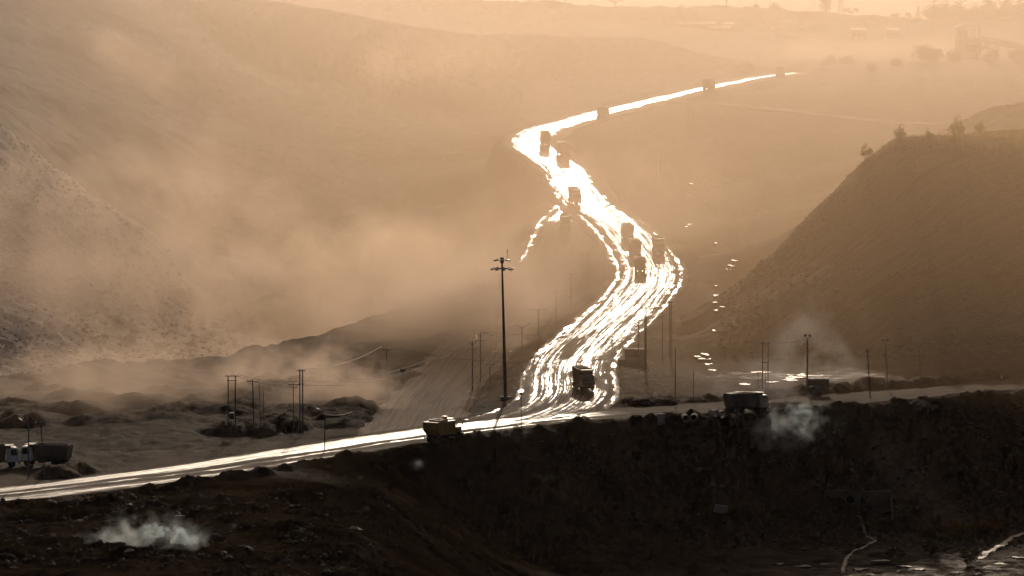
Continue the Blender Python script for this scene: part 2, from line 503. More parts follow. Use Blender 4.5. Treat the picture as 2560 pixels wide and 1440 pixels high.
def terrain(x, y, shape):
    nr, nc = shape
    ri = np.unique(np.r_[np.arange(0, nr, 3), nr - 1]); ci = np.unique(np.r_[np.arange(0, nc, 3), nc - 1])
    gx = x.reshape(nr, nc)[np.ix_(ri, ci)]; gy = y.reshape(nr, nc)[np.ix_(ri, ci)]
    zc_, tc_ = zbase(np.c_[gx.ravel(), gy.ravel()], True)
    allc = np.concatenate([zc_[:, None], tc_], 1).reshape(len(ri), len(ci), -1)
    r = np.arange(nr); k = np.clip(np.searchsorted(ri, r, 'right') - 1, 0, len(ri) - 2); a = ((r - ri[k]) / (ri[k + 1] - ri[k]))[:, None, None]
    allc = allc[k] * (1 - a) + allc[k + 1] * a
    c = np.arange(nc); k = np.clip(np.searchsorted(ci, c, 'right') - 1, 0, len(ci) - 2); a = ((c - ci[k]) / (ci[k + 1] - ci[k]))[None, :, None]
    allc = (allc[:, k] * (1 - a) + allc[:, k + 1] * a).reshape(nr * nc, -1)
    z, tg = allc[:, 0].copy(), allc[:, 1:]
    T = {s: tg[:, i] for i, s in enumerate(TAGSET)}
    far = sstep(1700, 2600, y)
    z, bed = road_blend(x, y, z)
    free = 1 - np.clip(bed, 0, 1)
    # relief
    rough = 0.35 + 1.1 * T['m'] + 0.9 * T['b'] + 0.9 * T['f'] + 0.6 * T['e'] + 0.7 * T['L'] + 0.5 * T['g'] + 0.8 * T['s'] + 0.5 * T['v'] - 0.28 * T['r'] + 3.0 * T['F'] * sstep(1500, 1900, y)
    z = z + free * rough * (0.8 * fbm(x / 22, y / 30, 3, 3) + 0.22 * fbm(x / 3.2, y / 4.5, 3, 11))
    # rills down the spoil slopes (right hill falls to the left and forward, left hill to the right and forward)
    pr = x * 0.80 - y * 0.60; sr = x * 0.60 + y * 0.80
    rill = np.abs(fbm(pr / 4.5, sr / 55, 4, 21, 0.6)) * 2.2 + 0.6 * fbm(pr / 1.6, sr / 26, 3, 27)
    z = z - free * T['R'] * (rill * 0.34 + 0.35 * fbm(x / 2.4, y / 3.0, 3, 29))
    pl = x * 0.62 + y * 0.78; sl = -x * 0.78 + y * 0.62
    rill2 = np.abs(fbm(pl / 11, sl / 120, 4, 31, 0.6)) * 3.0 + 0.5 * fbm(pl / 3.5, sl / 60, 3, 37)
    z = z - free * T['L'] * (rill2 * 0.2 + 0.4 * fbm(x / 6, y / 9, 3, 39))
    ps = x * 0.55 + y * 0.83; ss = -x * 0.83 + y * 0.55
    z = z - free * T['s'] * (np.abs(fbm(ps / 6, ss / 60, 3, 41)) * 0.7 - 0.7 * np.maximum(0, fbm(x / 2.2, y / 2.6, 2, 47)))
    pe = x; z = z - free * T['e'] * (np.abs(fbm((x + 0.25 * y) / 9, y / 26, 4, 51)) * 1.3 + 0.5 * fbm(x / 2.0, y / 2.6, 3, 53))
    pf = x * 0.5 + y * 0.86; sf = x * 0.86 - y * 0.5
    slopef = T['f'] * sstep(-24, -16, x) 
    z = z - free * slopef * np.abs(fbm(pf / 4, sf / 30, 3, 57)) * 1.2
    crag = 1 - np.abs(fbm(x / 2.6, y / 3.4, 4, 91, 0.55)) * 2.2
    z = z + free * (T['f'] * 0.45 + T['e'] * 0.55) * np.clip(crag, -.5, 1.0) * sstep(-.15, .35, fbm(x / 14, y / 18, 2, 93) + .12)
    order = np.argsort(y); _hb['y'] = y[order]; _hb['order'] = order
    hp = heaps(x, y)
    z = z + free * hp * (1 + 0.35 * fbm(x / 1.4, y / 1.8, 3, 61)) 
    z = z - 0.75 * bed
    # far wooded hills roll a little
    z = z + sstep(2400, 4200, y) * 26 * fbm(x / 900 + 3.1, y / 1500, 3, 71)
    return z, T, bed, hp

us = np.r_[np.arange(-2600, -160, 90), np.arange(-160, 2722, 4.2), np.arange(2760, 5300, 90)]
ds = np.r_[np.array([-280, -120, 0, 120, 230, 310, 370, 410]), np.arange(440, 575, 0.6), np.arange(575, 740, 0.95), np.arange(740, 1010, 1.3), np.arange(1010, 1320, 1.6), np.arange(1320, 2120, 4.0), np.geomspace(2120, 9400, 70)]
UU, DD = np.meshgrid(us, ds)
XX = ((UU - 1280) / F * np.maximum(DD, 420.0)).ravel(); YY = DD.ravel()
NR, NCOL = UU.shape
ZZ, TG, BED, HP = terrain(XX, YY, UU.shape)
ZG = ZZ.reshape(NR, NCOL)

def ground(x, y):
    """height of the finished ground sheet at a place"""
    d = max(y, 420.0)
    u = 1280 + F * x / d
    i = int(np.clip(np.searchsorted(ds, y) - 1, 0, NR - 2)); j = int(np.clip(np.searchsorted(us, u) - 1, 0, NCOL - 2))
    a = (y - ds[i]) / (ds[i + 1] - ds[i]); b = (u - us[j]) / (us[j + 1] - us[j])
    return float((ZG[i, j] * (1 - b) + ZG[i, j + 1] * b) * (1 - a) + (ZG[i + 1, j] * (1 - b) + ZG[i + 1, j + 1] * b) * a)

def on_ground(u, v, d0, d1):
    """where the survey line of pixel (u, v) first meets the ground between d0 and d1"""
    prev = None
    for d in np.arange(d0, d1, 1.0):
        p = P(u, v, d)
        g = ground(p.x, p.y)
        if p.z <= g: return Vector((p.x, p.y, g))
    p = P(u, v, d1)
    return Vector((p.x, p.y, ground(p.x, p.y)))
# ------------------------------------------------------------------ ground material
def ground_material():
    t = NT('spoil_ground')
    pos = t.geo('Position')
    scree = t.attr('scree'); hill = t.attr('hill'); left = t.attr('left'); grass = t.attr('grass'); flat = t.attr('flat'); far = t.attr('far'); burnt = t.attr('burnt'); soaked = t.attr('soaked')
    n1 = t.noise(pos, 0.09, 3, 0.6); n2 = t.noise(pos, 0.7, 4, 0.6); n3 = t.noise(pos, 2.6, 3, 0.65)
    coal = t.mix(t.ramp(n1, 0.35, 0.7), (0.013, 0.0085, 0.005), (0.036, 0.0235, 0.014))
    coal = t.mix(t.ramp(n3, 0.55, 0.75), coal, (0.055, 0.036, 0.022))
    rock = t.mix(t.ramp(n2, 0.3, 0.7), (0.31, 0.27, 0.24), (0.50, 0.455, 0.415))
    streak = t.noise(t.mapping(pos, (0.30, 0.018, 0.018), (0, 0, math.radians(56.5))), 1.0, 3, 0.6)
    rock = t.mix(t.ramp(streak, 0.48, 0.70, 0.0, 0.6), rock, (0.56, 0.52, 0.47))
    hs = t.noise(t.mapping(pos, (0.9, 0.05, 0.05), (0, 0, math.radians(-37))), 1.0, 3, 0.62)
    hs = t.math('ADD', t.math('MULTIPLY', hs, 0.55), t.math('MULTIPLY', t.math('ADD', n1, n2), 0.24))
    earth = t.mix(t.ramp(hs, 0.40, 0.62), (0.062, 0.043, 0.027), (0.12, 0.085, 0.055))
    hl = t.noise(t.mapping(pos, (0.28, 0.014, 0.014), (0, 0, math.radians(51.5))), 1.0, 3, 0.62)
    earth2 = t.mix(t.ramp(hl, 0.35, 0.68), (0.03, 0.022, 0.015), (0.065, 0.048, 0.034))
    gr = t.mix(t.ramp(n3, 0.35, 0.65), (0.06, 0.055, 0.02), (0.17, 0.14, 0.055))
    mud = t.mix(t.ramp(n2, 0.35, 0.7), (0.038, 0.026, 0.016), (0.09, 0.062, 0.04))
    c = t.mix(t.ramp(burnt, 0.25, 0.75), coal, t.mix(t.ramp(n1, 0.35, 0.7), (0.014, 0.009, 0.0048), (0.036, 0.0245, 0.0145)))
    c = t.mix(t.ramp(flat, 0.35, 0.9), c, mud)
    c = t.mix(t.ramp(hill, 0.3, 0.8), c, earth)
    c = t.mix(t.ramp(left, 0.3, 0.8), c, earth2)
    c = t.mix(t.ramp(t.math('ADD', scree, t.math('MULTIPLY', t.math('SUBTRACT', n2, 0.5), 0.5)), 0.35, 0.75), c, rock)
    c = t.mix(t.ramp(t.math('ADD', grass, t.math('MULTIPLY', t.math('SUBTRACT', n2, 0.5), 0.9)), 0.35, 0.75), c, gr)
    c = t.mix(t.ramp(far, 0.3, 0.8), c, (0.07, 0.06, 0.045))
    h = t.math('ADD', t.math('MULTIPLY', n2, 0.6), t.math('MULTIPLY', n3, 0.35))
    h = t.math('ADD', h, t.math('MULTIPLY', t.math('MULTIPLY', hs, hill), 0.7))
    h = t.math('ADD', h, t.math('MULTIPLY', t.math('MULTIPLY', hl, left), 1.0))
    nb = t.bump(h, 0.9, 0.55)
    sk = t.math('MULTIPLY', soaked, t.ramp(t.noise(t.mapping(pos, (0.25, 0.5, 0.5)), 1.0, 4, 0.62), 0.42, 0.62))
    rg = t.math('SUBTRACT', t.ramp(n2, 0.3, 0.7, 0.78, 0.95), t.math('MULTIPLY', sk, 0.32))
    t.bsdf(c, rg, t.math('ADD', t.ramp(burnt, 0.2, 0.8, 0.015, 0.0), t.math('MULTIPLY', sk, 0.13)), nb)
    return t.m
M_GROUND = ground_material()

def grid_object(name, mask_faces, quads, co, attrs, mat):
    q = quads[mask_faces]
    used, inv = np.unique(q, return_inverse=True)
    me = bpy.data.meshes.new(name)
    me.vertices.add(len(used)); me.loops.add(q.size); me.polygons.add(len(q))
    me.vertices.foreach_set('co', co[used].astype(np.float32).ravel())
    me.loops.foreach_set('vertex_index', inv.reshape(-1).astype(np.int32))
    me.polygons.foreach_set('loop_start', np.arange(0, q.size, 4, dtype=np.int32))
    me.polygons.foreach_set('loop_total', np.full(len(q), 4, dtype=np.int32))
    me.update(calc_edges=True)
    for k, a in attrs.items():
        at = me.attributes.new(k, 'FLOAT', 'POINT')
        at.data.foreach_set('value', a[used].astype(np.float32))
    me.materials.append(mat)
    me.shade_smooth()
    o = bpy.data.objects.new(name, me)
    COL.objects.link(o)
    o['kind'] = 'structure'
    return o

I = np.arange(NR * NCOL).reshape(NR, NCOL)
QUADS = np.stack([I[:-1, :-1], I[:-1, 1:], I[1:, 1:], I[1:, :-1]], -1).reshape(-1, 4)
CO = np.c_[XX, YY, ZZ]
_cone = np.exp(-(((XX - 65) + 0.3 * (YY - 672)) / 10.0) ** 2 - ((YY - 664) / 16.0) ** 2)
ATT = {'scree': np.clip(TG['s'] + 0.36 * _cone, 0, 1), 'hill': np.clip(TG['R'] + 0.8 * _cone, 0, 1), 'left': TG['L'], 'grass': TG['T'], 'flat': np.clip(TG['r'] + TG['g'] * 0.75 + TG['v'] * 0.4, 0, 1), 'far': TG['F'], 'soaked': np.clip(np.exp(-((XX - 54) / 17.0) ** 2 - ((YY - 737) / 10.0) ** 2) + 0.7 * np.exp(-((XX - 62) / 26.0) ** 2 - ((YY - 610) / 16.0) ** 2), 0, 1), 'burnt': np.clip(TG['f'] + TG['e'] * 0.42 + TG['v'] * 0.5, 0, 1)}
cls = np.stack([TG['f'] + TG['v'] * 0 , TG['e'] + TG['v'], TG['m'] + TG['r'] + TG['g'] + TG['b'], TG['s'], TG['L'], TG['R'] + TG['T'], TG['F']], 1).argmax(1)
fc = cls[QUADS[:, 0]]
for i, nm in enumerate(('ground_bench', 'embankment_ground', 'ground', 'scree_hill', 'spoil_hill', 'grassy_hill', 'far_hill')):
    m = fc == i
    if m.any(): grid_object(nm, m, QUADS, CO, ATT, M_GROUND)

# ------------------------------------------------------------------ haul roads
def road_material(name, dry_a, dry_b, wet_rough):
    t = NT(name)
    uv = t.n('ShaderNodeUVMap').outputs['UV']          # metres along, metres across
    wet = t.attr('wet')
    st = t.noise(t.mapping(uv, (0.014, 1.25, 1)), 1.0, 4, 0.62, 0.5)     # wheel streaks
    st2 = t.noise(t.mapping(uv, (0.06, 4.2, 1)), 1.0, 4, 0.62, 0.35)
    lump = t.noise(t.mapping(uv, (0.30, 1.5, 1)), 1.0, 4, 0.6)
    w = t.math('ADD', wet, t.math('MULTIPLY', t.math('SUBTRACT', st, 0.5), 1.5))
    w = t.math('ADD', w, t.math('MULTIPLY', t.math('SUBTRACT', st2, 0.5), 1.5))
    w = t.math('ADD', w, t.math('MULTIPLY', t.math('SUBTRACT', lump, 0.5), 0.7))
    w = t.ramp(w, 0.36, 0.92)
    w2 = t.math('MULTIPLY', w, w)
    damp = t.ramp(wet, 0.1, 0.5)
    dry = t.mix(t.ramp(t.math('ADD', t.math('MULTIPLY', st, 0.5), t.math('MULTIPLY', st2, 0.5)), 0.38, 0.60), dry_a, dry_b)
    c = t.mix(t.math('MAXIMUM', w, t.math('MULTIPLY', damp, 0.75)), dry, (0.04, 0.028, 0.018))
    r = t.ramp(w, 0.0, 1.0, 0.78, wet_rough)
    r = t.math('ADD', r, t.math('MULTIPLY', t.math('SUBTRACT', st2, 0.5), 0.12), True)
    sp = t.math('ADD', t.math('MULTIPLY', w2, 0.5), t.math('ADD', t.math('MULTIPLY', damp, 0.035), 0.008))
    h = t.math('ADD', t.math('MULTIPLY', st2, 0.12), t.math('MULTIPLY', lump, 0.12))
    nb = t.bump(h, 0.5, 0.5)
    t.bsdf(c, r, sp, nb)
    return t.m
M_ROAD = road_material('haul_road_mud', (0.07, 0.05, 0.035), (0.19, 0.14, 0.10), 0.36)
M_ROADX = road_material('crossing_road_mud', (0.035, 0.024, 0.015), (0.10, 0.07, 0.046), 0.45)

def road_strip(name, line, tl, tr, wet_fn, zlift=0.0, dt=0.33, crown=0.15, mat=None, rag=0.10):
    s, c, nr = line
    t = np.arange(tl, tr + dt * 0.5, dt)
    S, T = np.meshgrid(s, t, indexing='ij')
    X = c[:, 0][:, None] + nr[:, 0][:, None] * T
    Y = c[:, 1][:, None] + nr[:, 1][:, None] * T
    base = np.repeat(c[:, 2][:, None], len(t), 1)
    hw = (tr - tl) / 2; mid = (tr + tl) / 2
    e = np.abs(T - mid) / hw
    wob = rag * (fbm(S / 14, np.sign(T) * 3.3, 3, 80) - .25)
    edge = sstep(0.80 + wob, 1.0, e)
    zz = base + zlift + crown * (1 - e ** 2) - 1.5 * edge
    # ruts and ridges along the line, low windrow on each edge
    zz = zz + 0.05 * fbm(S / 40, T * 0.75, 3, 81) + 0.035 * fbm(S / 3.0, T * 0.8, 3, 83) + 0.10 * fbm(S / 25, T / 5, 2, 85)
    zz = zz + 0.22 * np.exp(-((e - 0.80 - wob) / 0.06) ** 2) * (0.5 + fbm(S / 5, T / 2, 3, 87))
    V = np.stack([X, Y, zz], -1).reshape(-1, 3)
    n, m = S.shape
    I = np.arange(n * m).reshape(n, m)
    Q = np.stack([I[:-1, :-1], I[:-1, 1:], I[1:, 1:], I[1:, :-1]], -1).reshape(-1, 4)
    Q = Q[:, ::-1]
    wet = wet_fn(S, T)
    o = grid_object(name, np.ones(len(Q), bool), Q, V, {'wet': wet.ravel()}, mat or M_ROAD)
    uvl = o.data.uv_layers.new(name='UVMap')
    li = np.empty(len(o.data.loops), dtype=np.int32); o.data.loops.foreach_get('vertex_index', li)
    used = np.unique(Q)
    uvs = np.stack([S.ravel(), T.ravel()], 1)[used][li]
    uvl.data.foreach_set('uv', uvs.astype(np.float32).ravel())
    # face up
    if o.data.polygons[len(o.data.polygons) // 2].normal.z < 0:
        o.data.flip_normals()
    return o

def band(S, T, stations, soft=0.9, rag=1.0, seed=90):
    """wet strip between left and right offsets given at stations (s, tl, tr, strength)"""
    ss = [q[0] for q in stations]
    a = np.interp(S, ss, [q[1] for q in stations]); b = np.interp(S, ss, [q[2] for q in stations]); k = np.interp(S, ss, [q[3] for q in stations])
    rg = rag * (1.3 * fbm(S / 9, T / 9, 4, seed) + 0.5 * fbm(S / 2.2, T / 2.2, 2, seed + 5))
    return k * sstep(-soft, soft, T - a + rg) * sstep(-soft, soft, b - T + rg)
def gutter(S, T, stations, width=0.6, seed=95):
    ss = [q[0] for q in stations]
    a = np.interp(S, ss, [q[1] for q in stations]); k = np.interp(S, ss, [q[2] for q in stations])
    off = a + 0.8 * fbm(S / 8, S * 0 + seed, 4, seed)
    k = k * (0.6 + 0.4 * sstep(-.2, .25, fbm(S / 11, S * 0 + seed * .7, 3, seed + 4)))
    return k * np.exp(-((T - off) / (width * (1 + 0.8 * fbm(S / 4, S * 0 + 1.7, 3, seed + 2)))) ** 2)

def main_wet(S, T):
    w = band(S, T, [(0,-4,4,.5), (40,-6.5,6.5,.56), (70,-7.5,6.5,.6), (110,-7.5,6.5,.62), (160,-7,6.5,.64), (215,-6,6.5,.66), (275,-5.5,6,.68), (345,-5,6,.72), (405,-6,5.0,.82), (465,-6,4.5,.8), (515,-5.5,4.5,.82), (585,-5,4.5,.82), (685,-3.0,3.0,.8), (800,-2.2,2.2,.76), (900,-2,2,.6)])
    w = np.maximum(w, gutter(S, T, [(0,-8.5,1.1), (40,-9,1.2), (120,-8,1.2), (200,-7.2,1.1), (330,-7,1.0), (500,-6,.9), (600,-6,0)], 0.7, 101))
    w = np.maximum(w, gutter(S, T, [(0,9.5,1.1), (40,8.5,1.2), (120,7.8,1.1), (250,7.5,1.1), (330,7.5,.9), (400,7,0)], 0.6, 107))
    # worn dry patches between the tracks near the junction
    dry = sstep(0.05, 0.5, fbm(S / 30 + 5, T / 4.0, 3, 111)) * (1 - sstep(90, 200, S))
    core = np.exp(-(T / 7.0) ** 4)
    return np.clip(w - 0.55 * dry * core, 0, 1.15)
def cross_wet(S, T):
    x = np.interp(S, R_CROSS[0], R_CROSS[1][:, 0])
    k = 1 - sstep(8, 24, x)                            # dry east of the junction
    w = 0.80 * band(S, T, [(0,-6.5,-3.5,1), (60,-6.5,-2,1), (100,-6,1,1), (160,-5,3,1), (400,-4,4,1)], 0.8, 0.5, 121)
    w = np.maximum(w, gutter(S, T, [(0,-1.5,1), (60,1.0,1), (100,3.0,.9), (140,4.6,1.0), (170,5.4,.6), (400,5,.5)], 0.55, 125))
    w = np.maximum(w, 0.9 * gutter(S, T, [(0,3.4,1), (50,4.6,1), (90,6.2,.9), (120,6.8,0)], 0.5, 127))
    w = np.maximum(w, 0.62 * band(S, T, [(0,2,6,1), (60,3.5,6.6,1), (100,5,6.6,0)], 1.0, 1.0, 129))
    return np.clip(w * k, 0, 1.1)
def branch_wet(S, T):
    L = R_BRANCH[0][-1]
    w = gutter(S, T, [(0,-8,0), (60,-8,.35), (120,-8,.5), (150,-8,0), (L-125,-7.6,0), (L-105,-7.4,1.0), (L-40,-7.0,1.3), (L-10,-6.5,1.3), (L,-6,1.2)], 0.75, 131)
    w = np.maximum(w, 0.95 * band(S, T, [(0,-6,6,0), (L-45,-6,3,0), (L-25,-5.5,5,.95), (L,-5,6,1)], 0.8, 1.3, 137))
    return np.clip(w, 0, 1.1)
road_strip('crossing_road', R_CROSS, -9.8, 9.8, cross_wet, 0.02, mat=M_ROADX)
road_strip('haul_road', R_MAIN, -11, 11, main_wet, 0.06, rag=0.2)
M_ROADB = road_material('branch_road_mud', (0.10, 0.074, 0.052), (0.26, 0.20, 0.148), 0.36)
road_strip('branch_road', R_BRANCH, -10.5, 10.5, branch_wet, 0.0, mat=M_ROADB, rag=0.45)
road_strip('side_road', R_SIDE, -5.5, 5.5, lambda S, T: np.zeros_like(S), 0.05, 0.6)
# ------------------------------------------------------------------ placing on the roads
def on_road(line, u, v, lift=0.22):
    s, c, nr = line
    t = np.arange(-11, 11.01, 0.25)
    X = c[:, 0][:, None] + nr[:, 0][:, None] * t; Y = c[:, 1][:, None] + nr[:, 1][:, None] * t
    Zr = np.repeat(c[:, 2][:, None], len(t), 1) + lift
    zz = Zr - ZC; f = Y * _cp - zz * _sp; up = Y * _sp + zz * _cp
    U = 1280 + F * X / f; V = 720 - F * up / f
    e = (U - u) ** 2 + (2 * (V - v)) ** 2
    i, j = np.unravel_index(e.argmin(), e.shape)
    a, b = c[max(i - 4, 0)], c[min(i + 4, len(c) - 1)]
    d = b - a
    return Vector((X[i, j], Y[i, j], Zr[i, j])), math.atan2(-d[0], d[1]), math.atan2(d[2], math.hypot(d[0], d[1]))

# ------------------------------------------------------------------ vehicle materials
M_RUST = plain('dusty_orange_paint', (0.30, 0.13, 0.05), 0.55, 0.4, 0, 0.6)
M_GREYB = plain('dusty_grey_paint', (0.10, 0.082, 0.065), 0.55, 0.4, 0, 0.5)
M_YEL = plain('worn_yellow_paint', (0.50, 0.31, 0.08), 0.42, 0.5, 0, 0.4)
M_WHITE = plain('dusty_white_paint', (0.74, 0.74, 0.72), 0.35, 0.5, 0, 0.25)
M_CABB = plain('dusty_cab_paint', (0.40, 0.30, 0.20), 0.4, 0.5, 0, 0.4)
M_STEEL = plain('dark_steel', (0.06, 0.052, 0.045), 0.55, 0.4, 0.3, 0.5)
M_TYRE = plain('tyre_rubber', (0.022, 0.02, 0.018), 0.85, 0.2, 0, 0.4)
M_RIM = plain('wheel_rim', (0.22, 0.18, 0.14), 0.5, 0.4, 0.4, 0.5)
M_COAL = plain('coal_load', (0.03, 0.027, 0.025), 0.75, 0.3, 0, 0.3, 6)
def _glass():
    t = NT('vehicle_glass'); t.bsdf((0.02, 0.024, 0.026), 0.06, 0.6); return t.m
M_GLASS = _glass()
def _lamp():
    t = NT('lamp_lens'); t.bsdf((0.75, 0.72, 0.66), 0.12, 0.6); return t.m
M_LENS = _lamp()
def _tail():
    t = NT('tail_lamp_lens'); t.bsdf((0.30, 0.02, 0.015), 0.2, 0.6); return t.m
M_TAIL = _tail()
M_TARP = plain('tarpaulin', (0.10, 0.08, 0.055), 0.6, 0.3, 0, 0.4, 1.5)

def lathe_x(mb, cx, cy_, cz, prof, n=20):
    """ring profile (offset along x, radius) turned about a wheel axle"""
    m = len(prof); base = len(mb.v)
    for i in range(n):
        a = 2 * math.pi * i / n
        for (dx, r) in prof: mb.v.append((cx + dx, cy_ + r * math.cos(a), cz + r * math.sin(a)))
    for i in range(n):
        k = (i + 1) % n
        for j in range(m - 1):
            mb.f.append((base + i * m + j, base + i * m + j + 1, base + k * m + j + 1, base + k * m + j))
    mb.f.append(tuple(base + i * m for i in range(n - 1, -1, -1)))
    mb.f.append(tuple(base + i * m + m - 1 for i in range(n)))
def wheel(root, x, y, r, w, side):
    b = MB()
    lathe_x(b, x, y, r, [(-w/2, r*0.55), (-w/2, r*0.88), (-w*0.38, r*0.985), (-w*0.1, r), (w*0.1, r), (w*0.38, r*0.985), (w/2, r*0.88), (w/2, r*0.55)])
    o = b.build('wheel', M_TYRE, root)
    q = MB()
    xo = x + side * w * 0.5
    lathe_x(q, xo, y, r, [(-0.10, r*0.54), (0.012, r*0.54), (-0.03, r*0.42), (-0.05, r*0.22), (0.04, r*0.17), (0.05, r*0.06)] if side > 0 else [(0.10, r*0.54), (-0.012, r*0.54), (0.03, r*0.42), (0.05, r*0.22), (-0.04, r*0.17), (-0.05, r*0.06)], 14)
    q.build('rim', M_RIM, o)

def make_cab(root, y0, y1, z0, z1, w, mat, rake=0.25):
    h = w / 2
    # body with raked screen: lower box and narrower top
    zm = z0 + (z1 - z0) * 0.45
    c = MB()
    c.hexa([(-h,y0,z0), (h,y0,z0), (h,y1,z0), (-h,y1,z0)], [(-h,y0,zm), (h,y0,zm), (h,y1,zm), (-h,y1,zm)])
    c.hexa([(-h+.03,y0+.01,zm), (h-.03,y0+.01,zm), (h-.03,y1-.04,zm), (-h+.03,y1-.04,zm)], [(-h+.10,y0+.04,z1), (h-.10,y0+.04,z1), (h-.10,y1-rake,z1), (-h+.10,y1-rake,z1)])
    c.box(-h+.2, h-.2, y0+.25, y1-rake-.1, z1+.002, z1+.10)
    cab = c.build('cab', mat, root)
    g = MB(); ya, yb = y1-.04+.012, y1-rake+.012
    za, zb = zm + 0.06, z1 - 0.12
    fa, fb = (za - zm) / (z1 - zm), (zb - zm) / (z1 - zm)
    Y = lambda f: (y1 - .04) + (-rake + .04) * f + .014
    g.hexa([(-h+.14, Y(fa)-.02, za), (h-.14, Y(fa)-.02, za), (h-.14, Y(fa), za), (-h+.14, Y(fa), za)], [(-h+.2, Y(fb)-.02, zb), (h-.2, Y(fb)-.02, zb), (h-.2, Y(fb), zb), (-h+.2, Y(fb), zb)])
    g.build('windscreen', M_GLASS, cab)
    for s in (-1, 1):
        wv = MB()
        X = lambda f: s * (h - .03 - .07 * f + .008)
        ym = (y0 + y1) / 2
        a = [(X(fa), ym-.35, za), (X(fa), y1-.28, za), (X(fb), y1-rake-.16, zb), (X(fb), ym-.35, zb)]
        b2 = [(p[0] - s*.02, p[1], p[2]) for p in a]
        wv.add(a + b2, [(0,1,2,3), (7,6,5,4), (0,4,5,1), (1,5,6,2), (2,6,7,3), (3,7,4,0)])
        wv.build('side_window', M_GLASS, cab)
        d = MB(); d.box(s*h - (.0 if s > 0 else .018), s*h + (.018 if s > 0 else .0), ym-.4, y1-.2, z0+.12, zm-.01)
        dd = d.build('door', mat, cab)
        m = MB(); m.box(s*(h+.16)-.07, s*(h+.16)+.07, y1-.10, y1-.04, zm+.15, zm+.65); m.tube((s*(h-.03), y1-.1, zm+.6), (s*(h+.16), y1-.07, zm+.6), .02)
        m.build('mirror', M_STEEL, root)
        hl = MB(); hl.box(s*(h-.32)-.17, s*(h-.32)+.17, y1+.005, y1+.05, z0+.10, z0+.30); hl.build('headlight', M_LENS, root)
    gr = MB()
    for k in range(4): gr.box(-h+.6, h-.6, y1+.004, y1+.03, z0+.18+k*.13, z0+.26+k*.13)
    gr.build('grille', M_STEEL, root)
    bp = MB(); bp.box(-h, h, y1-.05, y1+.16, z0-.30, z0-.02); bp.build('bumper', M_STEEL, root)
    return cab

